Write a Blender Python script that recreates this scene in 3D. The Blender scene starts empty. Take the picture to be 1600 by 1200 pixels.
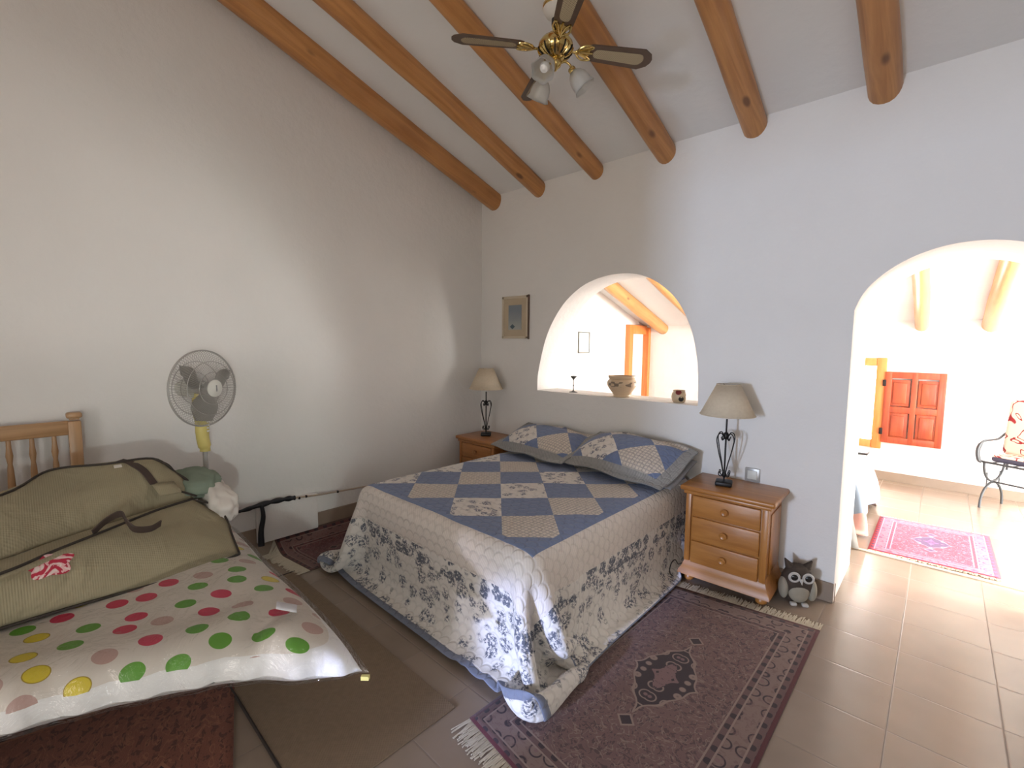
import bpy, bmesh, math, random
import numpy as np
from mathutils import Vector, Matrix
random.seed(7)
PI = math.pi
COL = bpy.context.scene.collection
SC = bpy.context.scene

# ------------------------------------------------------------------ node helper
class S:
    """a socket with arithmetic"""
    def __init__(s, B, o): s.B, s.o = B, o
    def __add__(s, k): return s.B.m('ADD', s, k)
    def __radd__(s, k): return s.B.m('ADD', k, s)
    def __sub__(s, k): return s.B.m('SUBTRACT', s, k)
    def __rsub__(s, k): return s.B.m('SUBTRACT', k, s)
    def __mul__(s, k): return s.B.m('MULTIPLY', s, k)
    def __rmul__(s, k): return s.B.m('MULTIPLY', k, s)
    def __truediv__(s, k): return s.B.m('DIVIDE', s, k)
    def __lt__(s, k): return s.B.m('LESS_THAN', s, k)
    def __gt__(s, k): return s.B.m('GREATER_THAN', s, k)
    def floor(s): return s.B.m('FLOOR', s)
    def frac(s): return s.B.m('FRACT', s)
    def abs(s): return s.B.m('ABSOLUTE', s)
    def sin(s): return s.B.m('SINE', s)
    def mod(s, k): return s.B.m('FLOORED_MODULO', s, k)
    def max(s, k): return s.B.m('MAXIMUM', s, k)
    def min(s, k): return s.B.m('MINIMUM', s, k)
    def pingpong(s, k): return s.B.m('PINGPONG', s, k)

class B:
    def __init__(s, name):
        s.mat = bpy.data.materials.new(name); s.mat.use_nodes = True
        s.nt = s.mat.node_tree; s.nt.nodes.clear()
        s.out = s.nt.nodes.new('ShaderNodeOutputMaterial')
        s.p = s.nt.nodes.new('ShaderNodeBsdfPrincipled')
        s.nt.links.new(s.p.outputs[0], s.out.inputs[0])
    def n(s, t, **k):
        x = s.nt.nodes.new(t)
        for a, v in k.items(): setattr(x, a, v)
        return x
    def put(s, inp, v):
        if isinstance(v, S): s.nt.links.new(v.o, inp)
        elif isinstance(v, tuple) and len(v) == 3 and inp.type == 'RGBA': inp.default_value = (*v, 1)
        else: inp.default_value = v
    def m(s, op, a, b=None):
        x = s.n('ShaderNodeMath', operation=op); s.put(x.inputs[0], a)
        if b is not None: s.put(x.inputs[1], b)
        return S(s, x.outputs[0])
    def co(s, which='Object'):
        return S(s, s.n('ShaderNodeTexCoord').outputs[which])
    def xyz(s, v):
        x = s.n('ShaderNodeSeparateXYZ'); s.put(x.inputs[0], v)
        return [S(s, x.outputs[i]) for i in range(3)]
    def vec(s, a, b, c=0.0):
        x = s.n('ShaderNodeCombineXYZ')
        for i, v in enumerate((a, b, c)): s.put(x.inputs[i], v)
        return S(s, x.outputs[0])
    def scale(s, v, k):
        x = s.n('ShaderNodeMapping'); s.put(x.inputs[0], v); x.inputs['Scale'].default_value = k if isinstance(k, tuple) else (k, k, k)
        return S(s, x.outputs[0])
    def noise(s, v=None, sc=5, det=3, rough=.5, dist=0, col=False):
        x = s.n('ShaderNodeTexNoise')
        if v is not None: s.put(x.inputs['Vector'], v)
        x.inputs['Scale'].default_value = sc; x.inputs['Detail'].default_value = det
        x.inputs['Roughness'].default_value = rough; x.inputs['Distortion'].default_value = dist
        return S(s, x.outputs[1 if col else 0])
    def vor(s, v, sc, rnd=1, feat='F1', out='Distance'):
        x = s.n('ShaderNodeTexVoronoi', feature=feat); s.put(x.inputs['Vector'], v)
        x.inputs['Scale'].default_value = sc; x.inputs['Randomness'].default_value = rnd
        if out is None: return {k: S(s, x.outputs[k]) for k in ('Distance', 'Color', 'Position')}
        return S(s, x.outputs[out])
    def mix(s, f, a, b, mode='MIX'):
        x = s.n('ShaderNodeMix', data_type='RGBA', blend_type=mode)
        s.put(x.inputs[0], f); s.put(x.inputs[6], a); s.put(x.inputs[7], b)
        return S(s, x.outputs[2])
    def step(s, v, lo, hi):
        x = s.n('ShaderNodeMapRange'); x.interpolation_type = 'SMOOTHSTEP'; s.put(x.inputs[0], v)
        x.inputs[1].default_value = lo; x.inputs[2].default_value = hi
        return S(s, x.outputs[0])
    def ramp(s, f, stops, interp='LINEAR'):
        x = s.n('ShaderNodeValToRGB'); s.put(x.inputs[0], f); r = x.color_ramp; r.interpolation = interp
        while len(r.elements) < len(stops): r.elements.new(.5)
        for e, (p, c) in zip(r.elements, stops): e.position = p; e.color = (*c, 1)
        return S(s, x.outputs[0])
    def bump(s, h, strength=.3, dist=.01, prev=None):
        x = s.n('ShaderNodeBump'); s.put(x.inputs['Height'], h)
        x.inputs['Strength'].default_value = strength; x.inputs['Distance'].default_value = dist
        if prev is not None: s.put(x.inputs['Normal'], prev)
        return S(s, x.outputs[0])
    def done(s, col=None, rough=.6, metal=0, normal=None, **k):
        if col is not None: s.put(s.p.inputs['Base Color'], col)
        s.put(s.p.inputs['Roughness'], rough); s.p.inputs['Metallic'].default_value = metal
        if normal is not None: s.put(s.p.inputs['Normal'], normal)
        for a, v in k.items(): s.put(s.p.inputs[a.replace('_', ' ')], v)
        return s.mat

M = {}
def simple(name, col, rough=.6, metal=0, var=.12, sc=12, bump=0, **k):
    b = B(name); n = b.noise(b.co(), sc, 3)
    lo = tuple(c * (1 - var) for c in col); hi = tuple(min(1, c * (1 + var)) for c in col)
    nm = b.bump(b.noise(b.co(), sc * 6, 3), bump, .002) if bump else None
    M[name] = b.done(b.mix(n, lo, hi), rough, metal, nm, **k); return M[name]

def make_materials():
    # lime plaster
    b = B('plaster'); c = b.co(); n = b.noise(c, 2.2, 4); h = b.noise(c, 9, 5, .6)
    M['plaster'] = b.done(b.mix(n, (.735, .72, .70), (.80, .79, .77)), .85, 0, b.bump(h, .35, .02))
    b = B('ceiling_plaster'); c = b.co(); h = b.noise(c, 14, 4)
    M['ceiling'] = b.done(b.mix(b.noise(c, 2, 3), (.72, .722, .72), (.78, .782, .782)), .9, 0, b.bump(h, .3, .012))
    # ceramic floor tiles
    b = B('floor_tiles'); x, y, z = b.xyz(b.co())
    gx = (x + .066 + 33.9) / .339; gy = (y - 2.565 + 32.6) / .326
    fx = gx.frac(); fy = gy.frac()
    ex = (fx.min(1 - fx)) * .339; ey = (fy.min(1 - fy)) * .326
    g = ex.min(ey); grout = (1 - b.step(g, .0012, .0035)) * .8
    cell = b.n('ShaderNodeTexWhiteNoise'); cell.noise_dimensions = '2D'
    b.put(cell.inputs[0], b.vec(gx.floor(), gy.floor())); rv = S(b, cell.outputs[0])
    nn = b.noise(b.co(), 4, 2, .5)
    tile = b.mix(nn, (.225, .168, .125), (.315, .245, .188)); tile = b.mix(rv * .35, tile, (.36, .29, .23))
    col = b.mix(grout, tile, (.20, .15, .115))
    rough = b.mix(grout, (.24, .24, .24), (.8, .8, .8))
    M['floor'] = b.done(col, rough, 0, b.bump(b.step(g, 0, .006), .3, .002))
    simple('skirting', (.27, .205, .155), .45, var=.2, sc=6)
    # round pine log
    def log(name, lo, hi, knot, sc=1.0):
        b = B(name); x, y, z = b.xyz(b.co())
        v = b.vec(x * 14 * sc, y * .9 * sc, z * 14 * sc)
        gr = b.noise(v, 1.6, 6, .6, .6); bl = b.noise(b.co(), 3, 2)
        vo = b.vor(b.vec(x * 2.2, y * 1.0, z * 2.2), 2.1, 1)
        kn = 1 - b.step(vo, .05, .12)
        c = b.mix(b.step(gr, .3, .7), lo, hi); c = b.mix(b.step(bl, .4, .75) * .5, c, hi)
        c = b.mix(kn * .8, c, knot)
        return b.done(c, .42, 0, b.bump(gr, .25, .004), Coat_Weight=.15, Coat_Roughness=.3)
    M['log'] = log('log_wood', (.36, .15, .045), (.56, .27, .09), (.10, .035, .012))
    M['log_pale'] = log('log_wood_pale', (.42, .20, .065), (.54, .29, .10), (.14, .05, .02))
    def pine(name, lo, hi, ax=0, rough=.38):
        b = B(name); co = b.xyz(b.co()); k = [16, 16, 16]; k[ax] = 1.3
        gr = b.noise(b.vec(co[0] * k[0], co[1] * k[1], co[2] * k[2]), 2, 6, .6, .5)
        c = b.mix(b.step(gr, .25, .75), lo, hi)
        M[name] = b.done(c, rough, 0, b.bump(gr, .12, .002), Coat_Weight=.25, Coat_Roughness=.25)
    pine('pine', (.33, .125, .024), (.45, .195, .045), 0)
    pine('pine_v', (.33, .125, .024), (.45, .195, .045), 2)
    pine('pine_dark', (.33, .125, .035), (.47, .20, .06), 0)
    pine('pine_dark_v', (.33, .125, .035), (.47, .20, .06), 2)
    pine('headboard_wood', (.36, .20, .09), (.50, .30, .15), 1)
    pine('headboard_wood_v', (.36, .20, .09), (.50, .30, .15), 2)
    pine('shutter_wood', (.25, .032, .010), (.38, .07, .018), 2, .45)
    pine('door_wood', (.60, .17, .035), (.70, .23, .06), 2, .5)
    simple('iron', (.022, .02, .02), .45, .6, bump=.2)
    simple('iron_grey', (.07, .075, .08), .5, .5, bump=.2)
    simple('tar', (.008, .008, .012), .45, 0, .3, bump=.5)
    simple('copper_pipe', (.42, .34, .26), .5, .2)
    simple('brass', (.66, .50, .20), .16, 1.0, .1)
    simple('blade_wood', (.10, .062, .042), .4, var=.25)
    simple('white_paint', (.74, .72, .68), .5)
    simple('white_plastic', (.62, .62, .57), .4)
    simple('black_plastic', (.02, .02, .02), .4)
    simple('yellow_plastic', (.62, .53, .17), .45, var=.15)
    simple('silver_plastic', (.42, .41, .39), .35, .3)
    simple('felt_pad', (.35, .30, .22), .9)
    simple('dark_void', (.03, .025, .02), .9)
    # cane work
    b = B('cane'); x, y, z = b.xyz(b.co())
    w = ((x * 420).sin() * (y * 420).sin()).abs()
    M['cane'] = b.done(b.mix(b.step(w, .35, .5), (.52, .44, .29), (.20, .15, .09)), .7)
    # frosted glass
    b = B('frosted_glass'); b.done((.9, .9, .88), .35, 0, None, Transmission_Weight=.75, IOR=1.3); M['frosted'] = b.mat
    b = B('bulb_glass'); b.done((.85, .84, .80), .3); M['bulb'] = b.mat
    b = B('lamp_shade'); x, y, z = b.xyz(b.co()); w = (z * 900).sin() * .5 + .5
    M['shade'] = b.done(b.mix(b.noise(b.co(), 60, 3), (.54, .45, .33), (.64, .55, .42)), .85, 0, b.bump(w, .1, .001), Transmission_Weight=0.0)
    b = B('shade_lining'); M['shade_lining'] = b.done((.72, .69, .64), .8)

    # ---------------- quilt (UV in metres: x across the bed, y along it)
    def quilt_mat(name, border=True, rect=(0, 0, 1, 1), lattice=.285, origin=(0, 0)):
        b = B(name); u, v, _ = b.xyz(b.co('UV'))
        c45 = .70710678
        du = u - origin[0]; dv = v - origin[1]
        a = (du * c45 + dv * c45) / lattice; e = (dv * c45 - du * c45) / lattice
        i = a.floor(); j = e.floor()
        blue_m = ((i + j).mod(2) > .5)
        ftype = (((i - j).mod(4)) < 1.5)      # floral or checked
        P = b.vec(u, v)
        # cloths
        wv = b.noise(P, 300, 2)
        blue = b.mix(b.noise(P, 34, 4, .7), (.105, .15, .285), (.20, .25, .39))
        cream = b.mix(b.noise(P, 90, 2), (.66, .62, .58), (.76, .72, .67))
        PW = b.vec(u + (b.noise(P, 18, 1) - .5) * .05, v + (b.noise(b.vec(v, u), 18, 1) - .5) * .05)
        fl1 = (1 - b.step(b.vor(PW, 17, .8), .34, .50)) * b.step(b.noise(P, 95, 3, .7), .44, .52)
        floral = b.mix(fl1, cream, (.115, .125, .185))
        fl1b = 1 - b.step(b.vor(b.vec(u + 3.3, v + 1.7), 21, .9), .13, .2)
        floral = b.mix(fl1b * .6, floral, (.24, .215, .21))
        ch = ((u * 260).sin() > .55).max((v * 260).sin() > .55)
        check = b.mix(ch * .6, (.66, .59, .51), (.30, .28, .27))
        light = b.mix(ftype, check, floral)
        patch = b.mix(blue_m, light, blue)
        x0, y0, x1, y1 = rect
        # distance inside the patchwork rectangle
        dx = (u - x0).min(x1 - u); dy = (v - y0).min(y1 - v); din = dx.min(dy)
        # blue scallops running round the edge of the patchwork
        ph = ((u + v) / (lattice * 1.4142)).frac()
        scal = (ph - .5) * (ph - .5) * -1.0 + .25
        if border:
            sc_m = (din < (scal * .16)) 
            patch = b.mix(sc_m, patch, blue)
            plain = b.mix(b.noise(P, 120, 2), (.64, .585, .53), (.72, .665, .61))
            pl2 = b.mix(((v + u) * 330).sin() > .3, plain, (.57, .515, .47)); plain = b.mix(.4, plain, pl2)
            # large flowers on the lower border
            big = (1 - b.step(b.vor(PW, 12.5, .85), .40, .55)) * b.step(b.noise(P, 62, 4, .75), .46, .54)
            cr2 = b.mix(b.noise(P, 50, 2), (.66, .63, .58), (.74, .71, .66))
            bigf = b.mix(big, cr2, (.105, .115, .15))
            lf = (1 - b.step(b.vor(b.vec(u + 5, v), 17, .9), .20, .30)) * b.step(b.noise(b.vec(u, v + 4), 80, 2), .45, .5)
            bigf = b.mix(lf * .7, bigf, (.23, .235, .22))
            # dark band where the flowered strip starts
            bd = (1 - b.step(b.vor(PW, 13, .6), .42, .5)) * b.step(b.noise(P, 70, 3, .7), .42, .48)
            inb = (din > -.29) * (din < -.19)
            bigf = b.mix(inb * bd, bigf, (.10, .11, .14))
            ring = b.mix(din < -.20, plain, bigf)
            col = b.mix(din < 0, patch, ring)
            hem = (din < -.628)
            col = b.mix(hem, col, (.17, .19, .25))
        else:
            grey = b.mix(((u + v) * 500).sin() > 0, (.235, .235, .235), (.36, .355, .34))
            col = b.mix(din < 0, patch, grey)
        # stitched shells
        su = u / .062; sv = v / .048
        row = sv.floor(); off = row.mod(2) * .5
        cu = ((su + off).frac() - .5) * 1.0
        cv = sv.frac()
        dd = b.m('SQRT', cu * cu * 2.2 + cv * cv)
        sh = (1 - b.step((dd - .86).abs(), 0, .22)) + 0.0
        h = (1 - sh) + b.noise(P, 28, 3) * .5
        nrm = b.bump(h, .55, .006)
        M[name] = b.done(b.mix(sh * .10, col, (.22, .2, .2)), .9, 0, nrm, Sheen_Weight=.15)
    M['_q'] = quilt_mat
    quilt_mat('quilt', True, (.63, .665, 2.045, 9.0), .277, (1.447, 1.079))
    quilt_mat('sham', False, (.065, .075, .79, .60), .25, (.28, -.02))
    simple('grey_sheet', (.23, .225, .23), .9, var=.2, sc=40)
    simple('mattress_ticking', (.45, .43, .40), .9)

    # polka dot duvet
    b = B('polka_duvet'); x, y, z = b.xyz(b.co()); uu, vv_, _ = b.xyz(b.co('UV'))
    cs = .107; gv = vv_ / cs; row = gv.floor(); gu = uu / (cs * 1.12) + row.mod(2) * .5; colm = gu.floor()
    wn = b.n('ShaderNodeTexWhiteNoise'); wn.noise_dimensions = '2D'; b.put(wn.inputs[0], b.vec(colm, row)); rc = b.xyz(S(b, wn.outputs[1])); rnd = rc[0]
    fu = (gu.frac() - .5 + (rc[1] - .5) * .34) * cs * 1.12; fv = (gv.frac() - .5 + (rc[2] - .5) * .34) * cs
    dd_ = b.m('SQRT', fu * fu + fv * fv)
    dcol = b.ramp(rnd, [(0, (.58, .025, .085)), (.30, (.11, .33, .03)), (.56, (.70, .56, .03)), (.80, (.50, .33, .29)), (1, (.58, .025, .085))], 'CONSTANT')
    dot = (dd_ < .0315) * (uu > -5) * (z > .450)
    ring = (dd_ > .0285) * dot * (rnd > .56) * (rnd < .80)
    base = b.mix(b.noise(b.co(), 4, 3), (.64, .58, .51), (.71, .66, .60))
    side = ((uu < -5) + (z < .456)).min(1.0); base = b.mix(side, base, (.78, .77, .76))
    col = b.mix(dot, base, dcol); col = b.mix(ring, col, (.40, .28, .02))
    h = b.noise(b.co(), 3.5, 4, .5, 1.2)
    M['polka'] = b.done(col, .55, 0, b.bump(h, .35, .03), Coat_Weight=.1, Coat_Roughness=.15)
    # clear plastic film
    b = B('clear_film'); t = b.n('ShaderNodeBsdfTransparent'); g = b.n('ShaderNodeBsdfGlossy'); g.inputs['Roughness'].default_value = .10
    t.inputs[0].default_value = (.985, .985, .98, 1)
    h = b.noise(b.co(), 7, 4, .6, 1.5); nb = b.bump(h, .9, .05); b.put(g.inputs['Normal'], nb)
    fr = b.n('ShaderNodeLayerWeight'); fr.inputs[0].default_value = .35; b.put(fr.inputs['Normal'], nb)
    mx = b.n('ShaderNodeMixShader'); b.put(mx.inputs[0], S(b, fr.outputs['Fresnel']) * .35 + .03)
    b.nt.links.new(t.outputs[0], mx.inputs[1]); b.nt.links.new(g.outputs[0], mx.inputs[2]); b.nt.links.new(mx.outputs[0], b.out.inputs[0])
    M['film'] = b.mat
    # jute
    b = B('jute'); x, y, z = b.xyz(b.co())
    w = ((x * 900).sin() + (y * 900).sin()) * .25
    M['jute'] = b.done(b.mix(b.noise(b.co(), 5, 4), (.26, .225, .14), (.33, .285, .185)), .9, 0, b.bump(w * .1 + b.noise(b.co(), 5, 3, .5, .8) * 3.0, .5, .02))
    simple('brown_strap', (.06, .04, .032), .8, var=.3)
    simple('dark_piping', (.035, .026, .02), .8)
    b = B('rose'); x, y, z = b.xyz(b.co())
    n = b.noise(b.co(), 17, 2, .5, 2.2)
    M['rose'] = b.done(b.ramp(n, [(.0, (.45, .02, .05)), (.47, (.42, .03, .06)), (.52, (.70, .42, .42)), (.60, (.72, .60, .56)), (1, (.50, .05, .08))], 'CONSTANT'), .8)
    simple('green_fabric', (.19, .235, .18), .9, var=.2)
    simple('white_fabric', (.62, .58, .53), .85, var=.12)
    simple('label_white', (.62, .62, .66), .5)

    # Persian rugs (UV in metres, size W x L)
    def persian(name, W, L, field, dark, light, edge, rose, seed=0.0, bands=True):
        b = B(name); u, v, _ = b.xyz(b.co('UV')); P = b.vec(u + seed, v + seed)
        du = u.min(W - u); dv = v.min(L - v); d = du.min(dv)
        cu = (u - W / 2).abs(); cv = (v - L / 2).abs()
        SY = b.vec(cu * 1.0 + seed, cv * 1.0 + seed)      # mirrored so the motifs repeat like weaving
        n1 = b.noise(SY, 16, 2, .5, 1.6); n2 = b.noise(SY, 46, 2, .6, .8)
        lines = 1 - b.step((n1 - .5).abs(), .006, .025)
        blobs = b.step(n2, .54, .60)
        vv = b.vor(SY, 13, .35); ringm = 1 - b.step((vv - .34).abs(), .02, .06); dotm = 1 - b.step(vv, .10, .15)
        col = b.mix(b.noise(P, 9, 3), field, tuple(c * 1.18 for c in field))
        col = b.mix(blobs * .6, col, dark); col = b.mix(lines * .75, col, light); 
        # medallion: stepped diamond
        dm = cu / (W * .17) + cv / (L * .165); wob = ((cu * 60).sin() * .04 + (cv * 60).sin() * .04); dm = dm + wob
        inm = dm < 1.0; mc = b.mix(ringm, dark, light); mc = b.mix(dotm, mc, rose); mc = b.mix(dm < .42, mc, b.mix(blobs, rose, dark))
        col = b.mix(inm, col, mc); col = b.mix((dm - 1.0).abs() < .035, col, light)
        # pendants
        pd = cu / .035 + (cv - L * .205).abs() / .035
        col = b.mix(pd < 1, col, dark); col = b.mix((pd - 1).abs() < .16, col, light)
        # corner spandrels
        ds = (W / 2 - cu) / (W * .34) + (L / 2 - cv) / (L * .26); sp = (ds + wob * 2) < 1.0
        sc = b.mix(ringm, dark, field); sc = b.mix(dotm, sc, light); col = b.mix(sp * .85, col, sc); col = b.mix((ds + wob * 2 - 1).abs() < .02, col, dark)
        # borders
        bl_ = b.mix(.45, light, field); bm = b.mix(ringm, bl_, dark); bm = b.mix(dotm, bm, rose); bm = b.mix(blobs * .5, bm, field)
        zig = ((u * 95).sin() * (v * 95).sin()) > .25
        thin = b.mix(zig, tuple(c * .9 for c in field), dark)
        s = W / .88
        col = b.mix(d < .155 * s, col, thin); col = b.mix(d < .125 * s, col, bm); col = b.mix(d < .045 * s, col, thin)
        for q in (.155, .125, .045): col = b.mix((d - q * s).abs() < .0035, col, light)
        col = b.mix(d < .016 * s, col, edge)
        M[name] = b.done(col, .95, 0, b.bump(b.noise(P, 260, 2) + b.noise(P, 12, 2) * .5, .35, .004), Sheen_Weight=.1)
    persian('rug_plum', .88, 1.66, (.145, .085, .08), (.042, .028, .034), (.26, .19, .165), (.085, .02, .026), (.20, .12, .12))
    persian('rug_pink', .67, .98, (.50, .015, .05), (.07, .02, .09), (.50, .20, .28), (.40, .02, .04), (.24, .06, .24), 3.1)
    persian('rug_rust', .9, 1.4, (.17, .055, .03), (.035, .01, .008), (.26, .10, .05), (.06, .02, .014), (.09, .03, .02), 7.7)
    persian('rug_wine', .6, 1.0, (.12, .045, .045), (.04, .02, .025), (.20, .13, .11), (.09, .05, .04), (.14, .07, .07), 5.2)
    b = B('fringe'); M['fringe'] = b.done(b.mix(b.noise(b.co(), 80, 2), (.44, .39, .30), (.62, .56, .45)), .95)
    b = B('sisal_mat'); x, y, z = b.xyz(b.co()); w = (x * 500).sin() * (y * 500).sin()
    M['mat'] = b.done(b.mix(b.noise(b.co(), 50, 3), (.185, .13, .083), (.25, .18, .12)), .95, 0, b.bump(w, .3, .002))
    simple('mat_edge', (.035, .025, .02), .9)
    # scroll cushion
    b = B('scroll_fabric'); n = b.noise(b.co(), 6.5, 1, .4, 1.8); l = 1 - b.step((n - .5).abs(), .02, .035)
    M['scroll'] = b.done(b.mix(l, (.75, .55, .44), (.22, .01, .015)), .85)
    simple('cushion_side', (.05, .05, .08), .85)
    b = B('pastel_bedspread'); u, v, w_ = b.xyz(b.co())
    v1 = b.vor(b.co(), 5.5, .8, out='Color')
    pc = b.ramp(b.xyz(v1)[0], [(0, (.50, .27, .22)), (.3, (.40, .40, .42)), (.55, (.20, .26, .33)), (.72, (.50, .34, .24)), (1, (.5, .28, .25))])
    M['pastel'] = b.done(pc, .85)
    simple('pale_blanket', (.27, .26, .24), .9, var=.1)
    # ceramics, owl, pictures
    b = B('glazed_pot'); x, y, z = b.xyz(b.co()); band = (z > .085) * (z < .125)
    w = ((x * 90).sin() * (z * 140).sin() + (y * 90).sin() * .5) > .25
    M['pot'] = b.done(b.mix(band * w, b.mix(b.noise(b.co(), 20, 3), (.62, .46, .30), (.74, .58, .40)), (.24, .18, .13)), .45, 0, b.bump(band * w, .4, .003))
    b = B('jar_glaze'); v = b.vor(b.co(), 14, .6); M['jar'] = b.done(b.mix(1 - b.step(v, .25, .32), (.52, .40, .26), (.20, .03, .03)), .4)
    simple('owl_brown', (.05, .034, .024), .8, var=.35, sc=30, bump=.5)
    simple('owl_pale', (.30, .27, .21), .8, var=.12, sc=30)
    simple('owl_rim', (.50, .47, .43), .6)
    simple('owl_pupil', (.012, .01, .01), .2)
    simple('frame_cream', (.60, .52, .40), .6); simple('frame_lip', (.13, .08, .06), .5)
    b = B('seascape'); x, y, z = b.xyz(b.co()); n = b.noise(b.co(), 9, 4)
    sky = b.mix(b.step(z + n * .08, -.10, .12), (.40, .42, .40), (.20, .235, .27))
    boat = ((x + .03).abs() + (z + .085).abs() * 1.4) < .033
    M['seascape'] = b.done(b.mix(boat, sky, (.06, .10, .12)), .4)
    simple('mat_board', (.50, .41, .29), .8)
    simple('thin_frame', (.16, .17, .15), .5); b = B('sketch_paper'); n = b.noise(b.co(), 25, 3); M['paper'] = b.done(b.mix(b.step(n, .62, .64), (.74, .74, .70), (.50, .50, .47)), .7)
    simple('candle_metal', (.10, .10, .10), .4, .7); simple('threshold', (.62, .52, .40), .5)
    b = B('window_glass'); t = b.n('ShaderNodeBsdfTransparent'); g = b.n('ShaderNodeBsdfGlossy'); g.inputs['Roughness'].default_value = .02
    mx = b.n('ShaderNodeMixShader'); mx.inputs[0].default_value = .06
    b.nt.links.new(t.outputs[0], mx.inputs[1]); b.nt.links.new(g.outputs[0], mx.inputs[2]); b.nt.links.new(mx.outputs[0], b.out.inputs[0]); M['pane'] = b.mat
    simple('leather_black', (.02, .018, .018), .4)
    simple('outdoor_ground', (.40, .36, .30), .9)
make_materials()

# ------------------------------------------------------------------ mesh helpers
def box(bm, c, s, rot=None, bev=0, seg=2):
    r = bmesh.ops.create_cube(bm, size=1)['verts']
    bmesh.ops.scale(bm, vec=s, verts=r)
    if bev:
        es = list({e for v in r for e in v.link_edges})
        g = bmesh.ops.bevel(bm, geom=es, offset=bev, segments=seg, affect='EDGES', profile=.5)
        r = list({v for f in g['faces'] for v in f.verts} | {v for v in r if v.is_valid})
    if rot is not None: bmesh.ops.rotate(bm, matrix=rot, verts=r)
    bmesh.ops.translate(bm, vec=c, verts=r)
    return r
def lathe(bm, prof, n=32, c=(0, 0, 0), mat3=None, caps=True):
    rings = []
    for r, z in prof:
        ring = []
        for i in range(n):
            a = 2 * PI * i / n; p = Vector((r * math.cos(a), r * math.sin(a), z))
            if mat3 is not None: p = mat3 @ p
            ring.append(bm.verts.new(p + Vector(c)))
        rings.append(ring)
    for a, b_ in zip(rings, rings[1:]):
        for i in range(n): bm.faces.new((a[i], a[(i + 1) % n], b_[(i + 1) % n], b_[i]))
    if caps:
        if prof[0][0] > 1e-4: bm.faces.new(rings[0][::-1])
        if prof[-1][0] > 1e-4: bm.faces.new(rings[-1])
    return rings
def tube(bm, pts, r, n=8, closed=False, cap=True):
    pts = [Vector(p) for p in pts]; L = len(pts)
    rr = r if isinstance(r, (list, tuple)) else [r] * L
    up = None; rings = []
    for i, p in enumerate(pts):
        if closed: t = pts[(i + 1) % L] - pts[i - 1]
        else: t = pts[min(i + 1, L - 1)] - pts[max(i - 1, 0)]
        t.normalize()
        if up is None:
            up = Vector((0, 0, 1)) if abs(t.z) < .9 else Vector((1, 0, 0))
        a = t.cross(up).normalized(); b_ = a.cross(t).normalized(); up = b_
        rings.append([bm.verts.new(p + (a * math.cos(2 * PI * k / n) + b_ * math.sin(2 * PI * k / n)) * rr[i]) for k in range(n)])
    prs = list(zip(rings, rings[1:])) + ([(rings[-1], rings[0])] if closed else [])
    for x, y in prs:
        for k in range(n): bm.faces.new((x[k], x[(k + 1) % n], y[(k + 1) % n], y[k]))
    if not closed and cap: bm.faces.new(rings[0][::-1]); bm.faces.new(rings[-1])
def strap(bm, pts, w, t, side=(0, 0, 1)):
    """flat ribbon of width w (along side) and thickness t"""
    pts = [Vector(p) for p in pts]; side = Vector(side).normalized(); rings = []
    for i, p in enumerate(pts):
        d = (pts[min(i + 1, len(pts) - 1)] - pts[max(i - 1, 0)]).normalized()
        s_ = (side - d * side.dot(d)).normalized(); nn = d.cross(s_).normalized()
        rings.append([bm.verts.new(p + s_ * a * w / 2 + nn * b_ * t / 2) for a, b_ in ((-1, -1), (1, -1), (1, 1), (-1, 1))])
    for x, y in zip(rings, rings[1:]):
        for k in range(4): bm.faces.new((x[k], x[(k + 1) % 4], y[(k + 1) % 4], y[k]))
    bm.faces.new(rings[0][::-1]); bm.faces.new(rings[-1])
def spline(pts, n=8, closed=False):
    P = [Vector(p) for p in pts]; L = len(P); o = []
    rng = range(L if closed else L - 1)
    for i in rng:
        p1, p2 = P[i], P[(i + 1) % L]
        p0 = P[i - 1] if (closed or i) else p1 + (p1 - p2); p3 = P[(i + 2) % L] if (closed or i + 2 < L) else p2 + (p2 - p1)
        for k in range(n):
            t = k / n
            o.append(.5 * ((2 * p1) + (-p0 + p2) * t + (2 * p0 - 5 * p1 + 4 * p2 - p3) * t * t + (-p0 + 3 * p1 - 3 * p2 + p3) * t ** 3))
    if not closed: o.append(P[-1])
    return o
def prism(bm, poly, z0, z1, f=lambda x, y, z: (x, y, z)):
    a = [bm.verts.new(f(x, y, z0)) for x, y in poly]; b_ = [bm.verts.new(f(x, y, z1)) for x, y in poly]; n = len(poly)
    bm.faces.new(a[::-1]); bm.faces.new(b_)
    for i in range(n): bm.faces.new((a[i], a[(i + 1) % n], b_[(i + 1) % n], b_[i]))
def grid(bm, P, uv=None, closed_u=False):
    """P[j][i] points"""
    V = [[bm.verts.new(p) for p in row] for row in P]
    lay = bm.loops.layers.uv.verify() if uv else None
    nj = len(V); ni = len(V[0])
    for j in range(nj - 1):
        for i in range(ni if closed_u else ni - 1):
            i2 = (i + 1) % ni
            f = bm.faces.new((V[j][i], V[j][i2], V[j + 1][i2], V[j + 1][i]))
            if uv:
                for l, (a, c) in zip(f.loops, ((j, i), (j, i2), (j + 1, i2), (j + 1, i))): l[lay].uv = uv(a, c)
    return V
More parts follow.
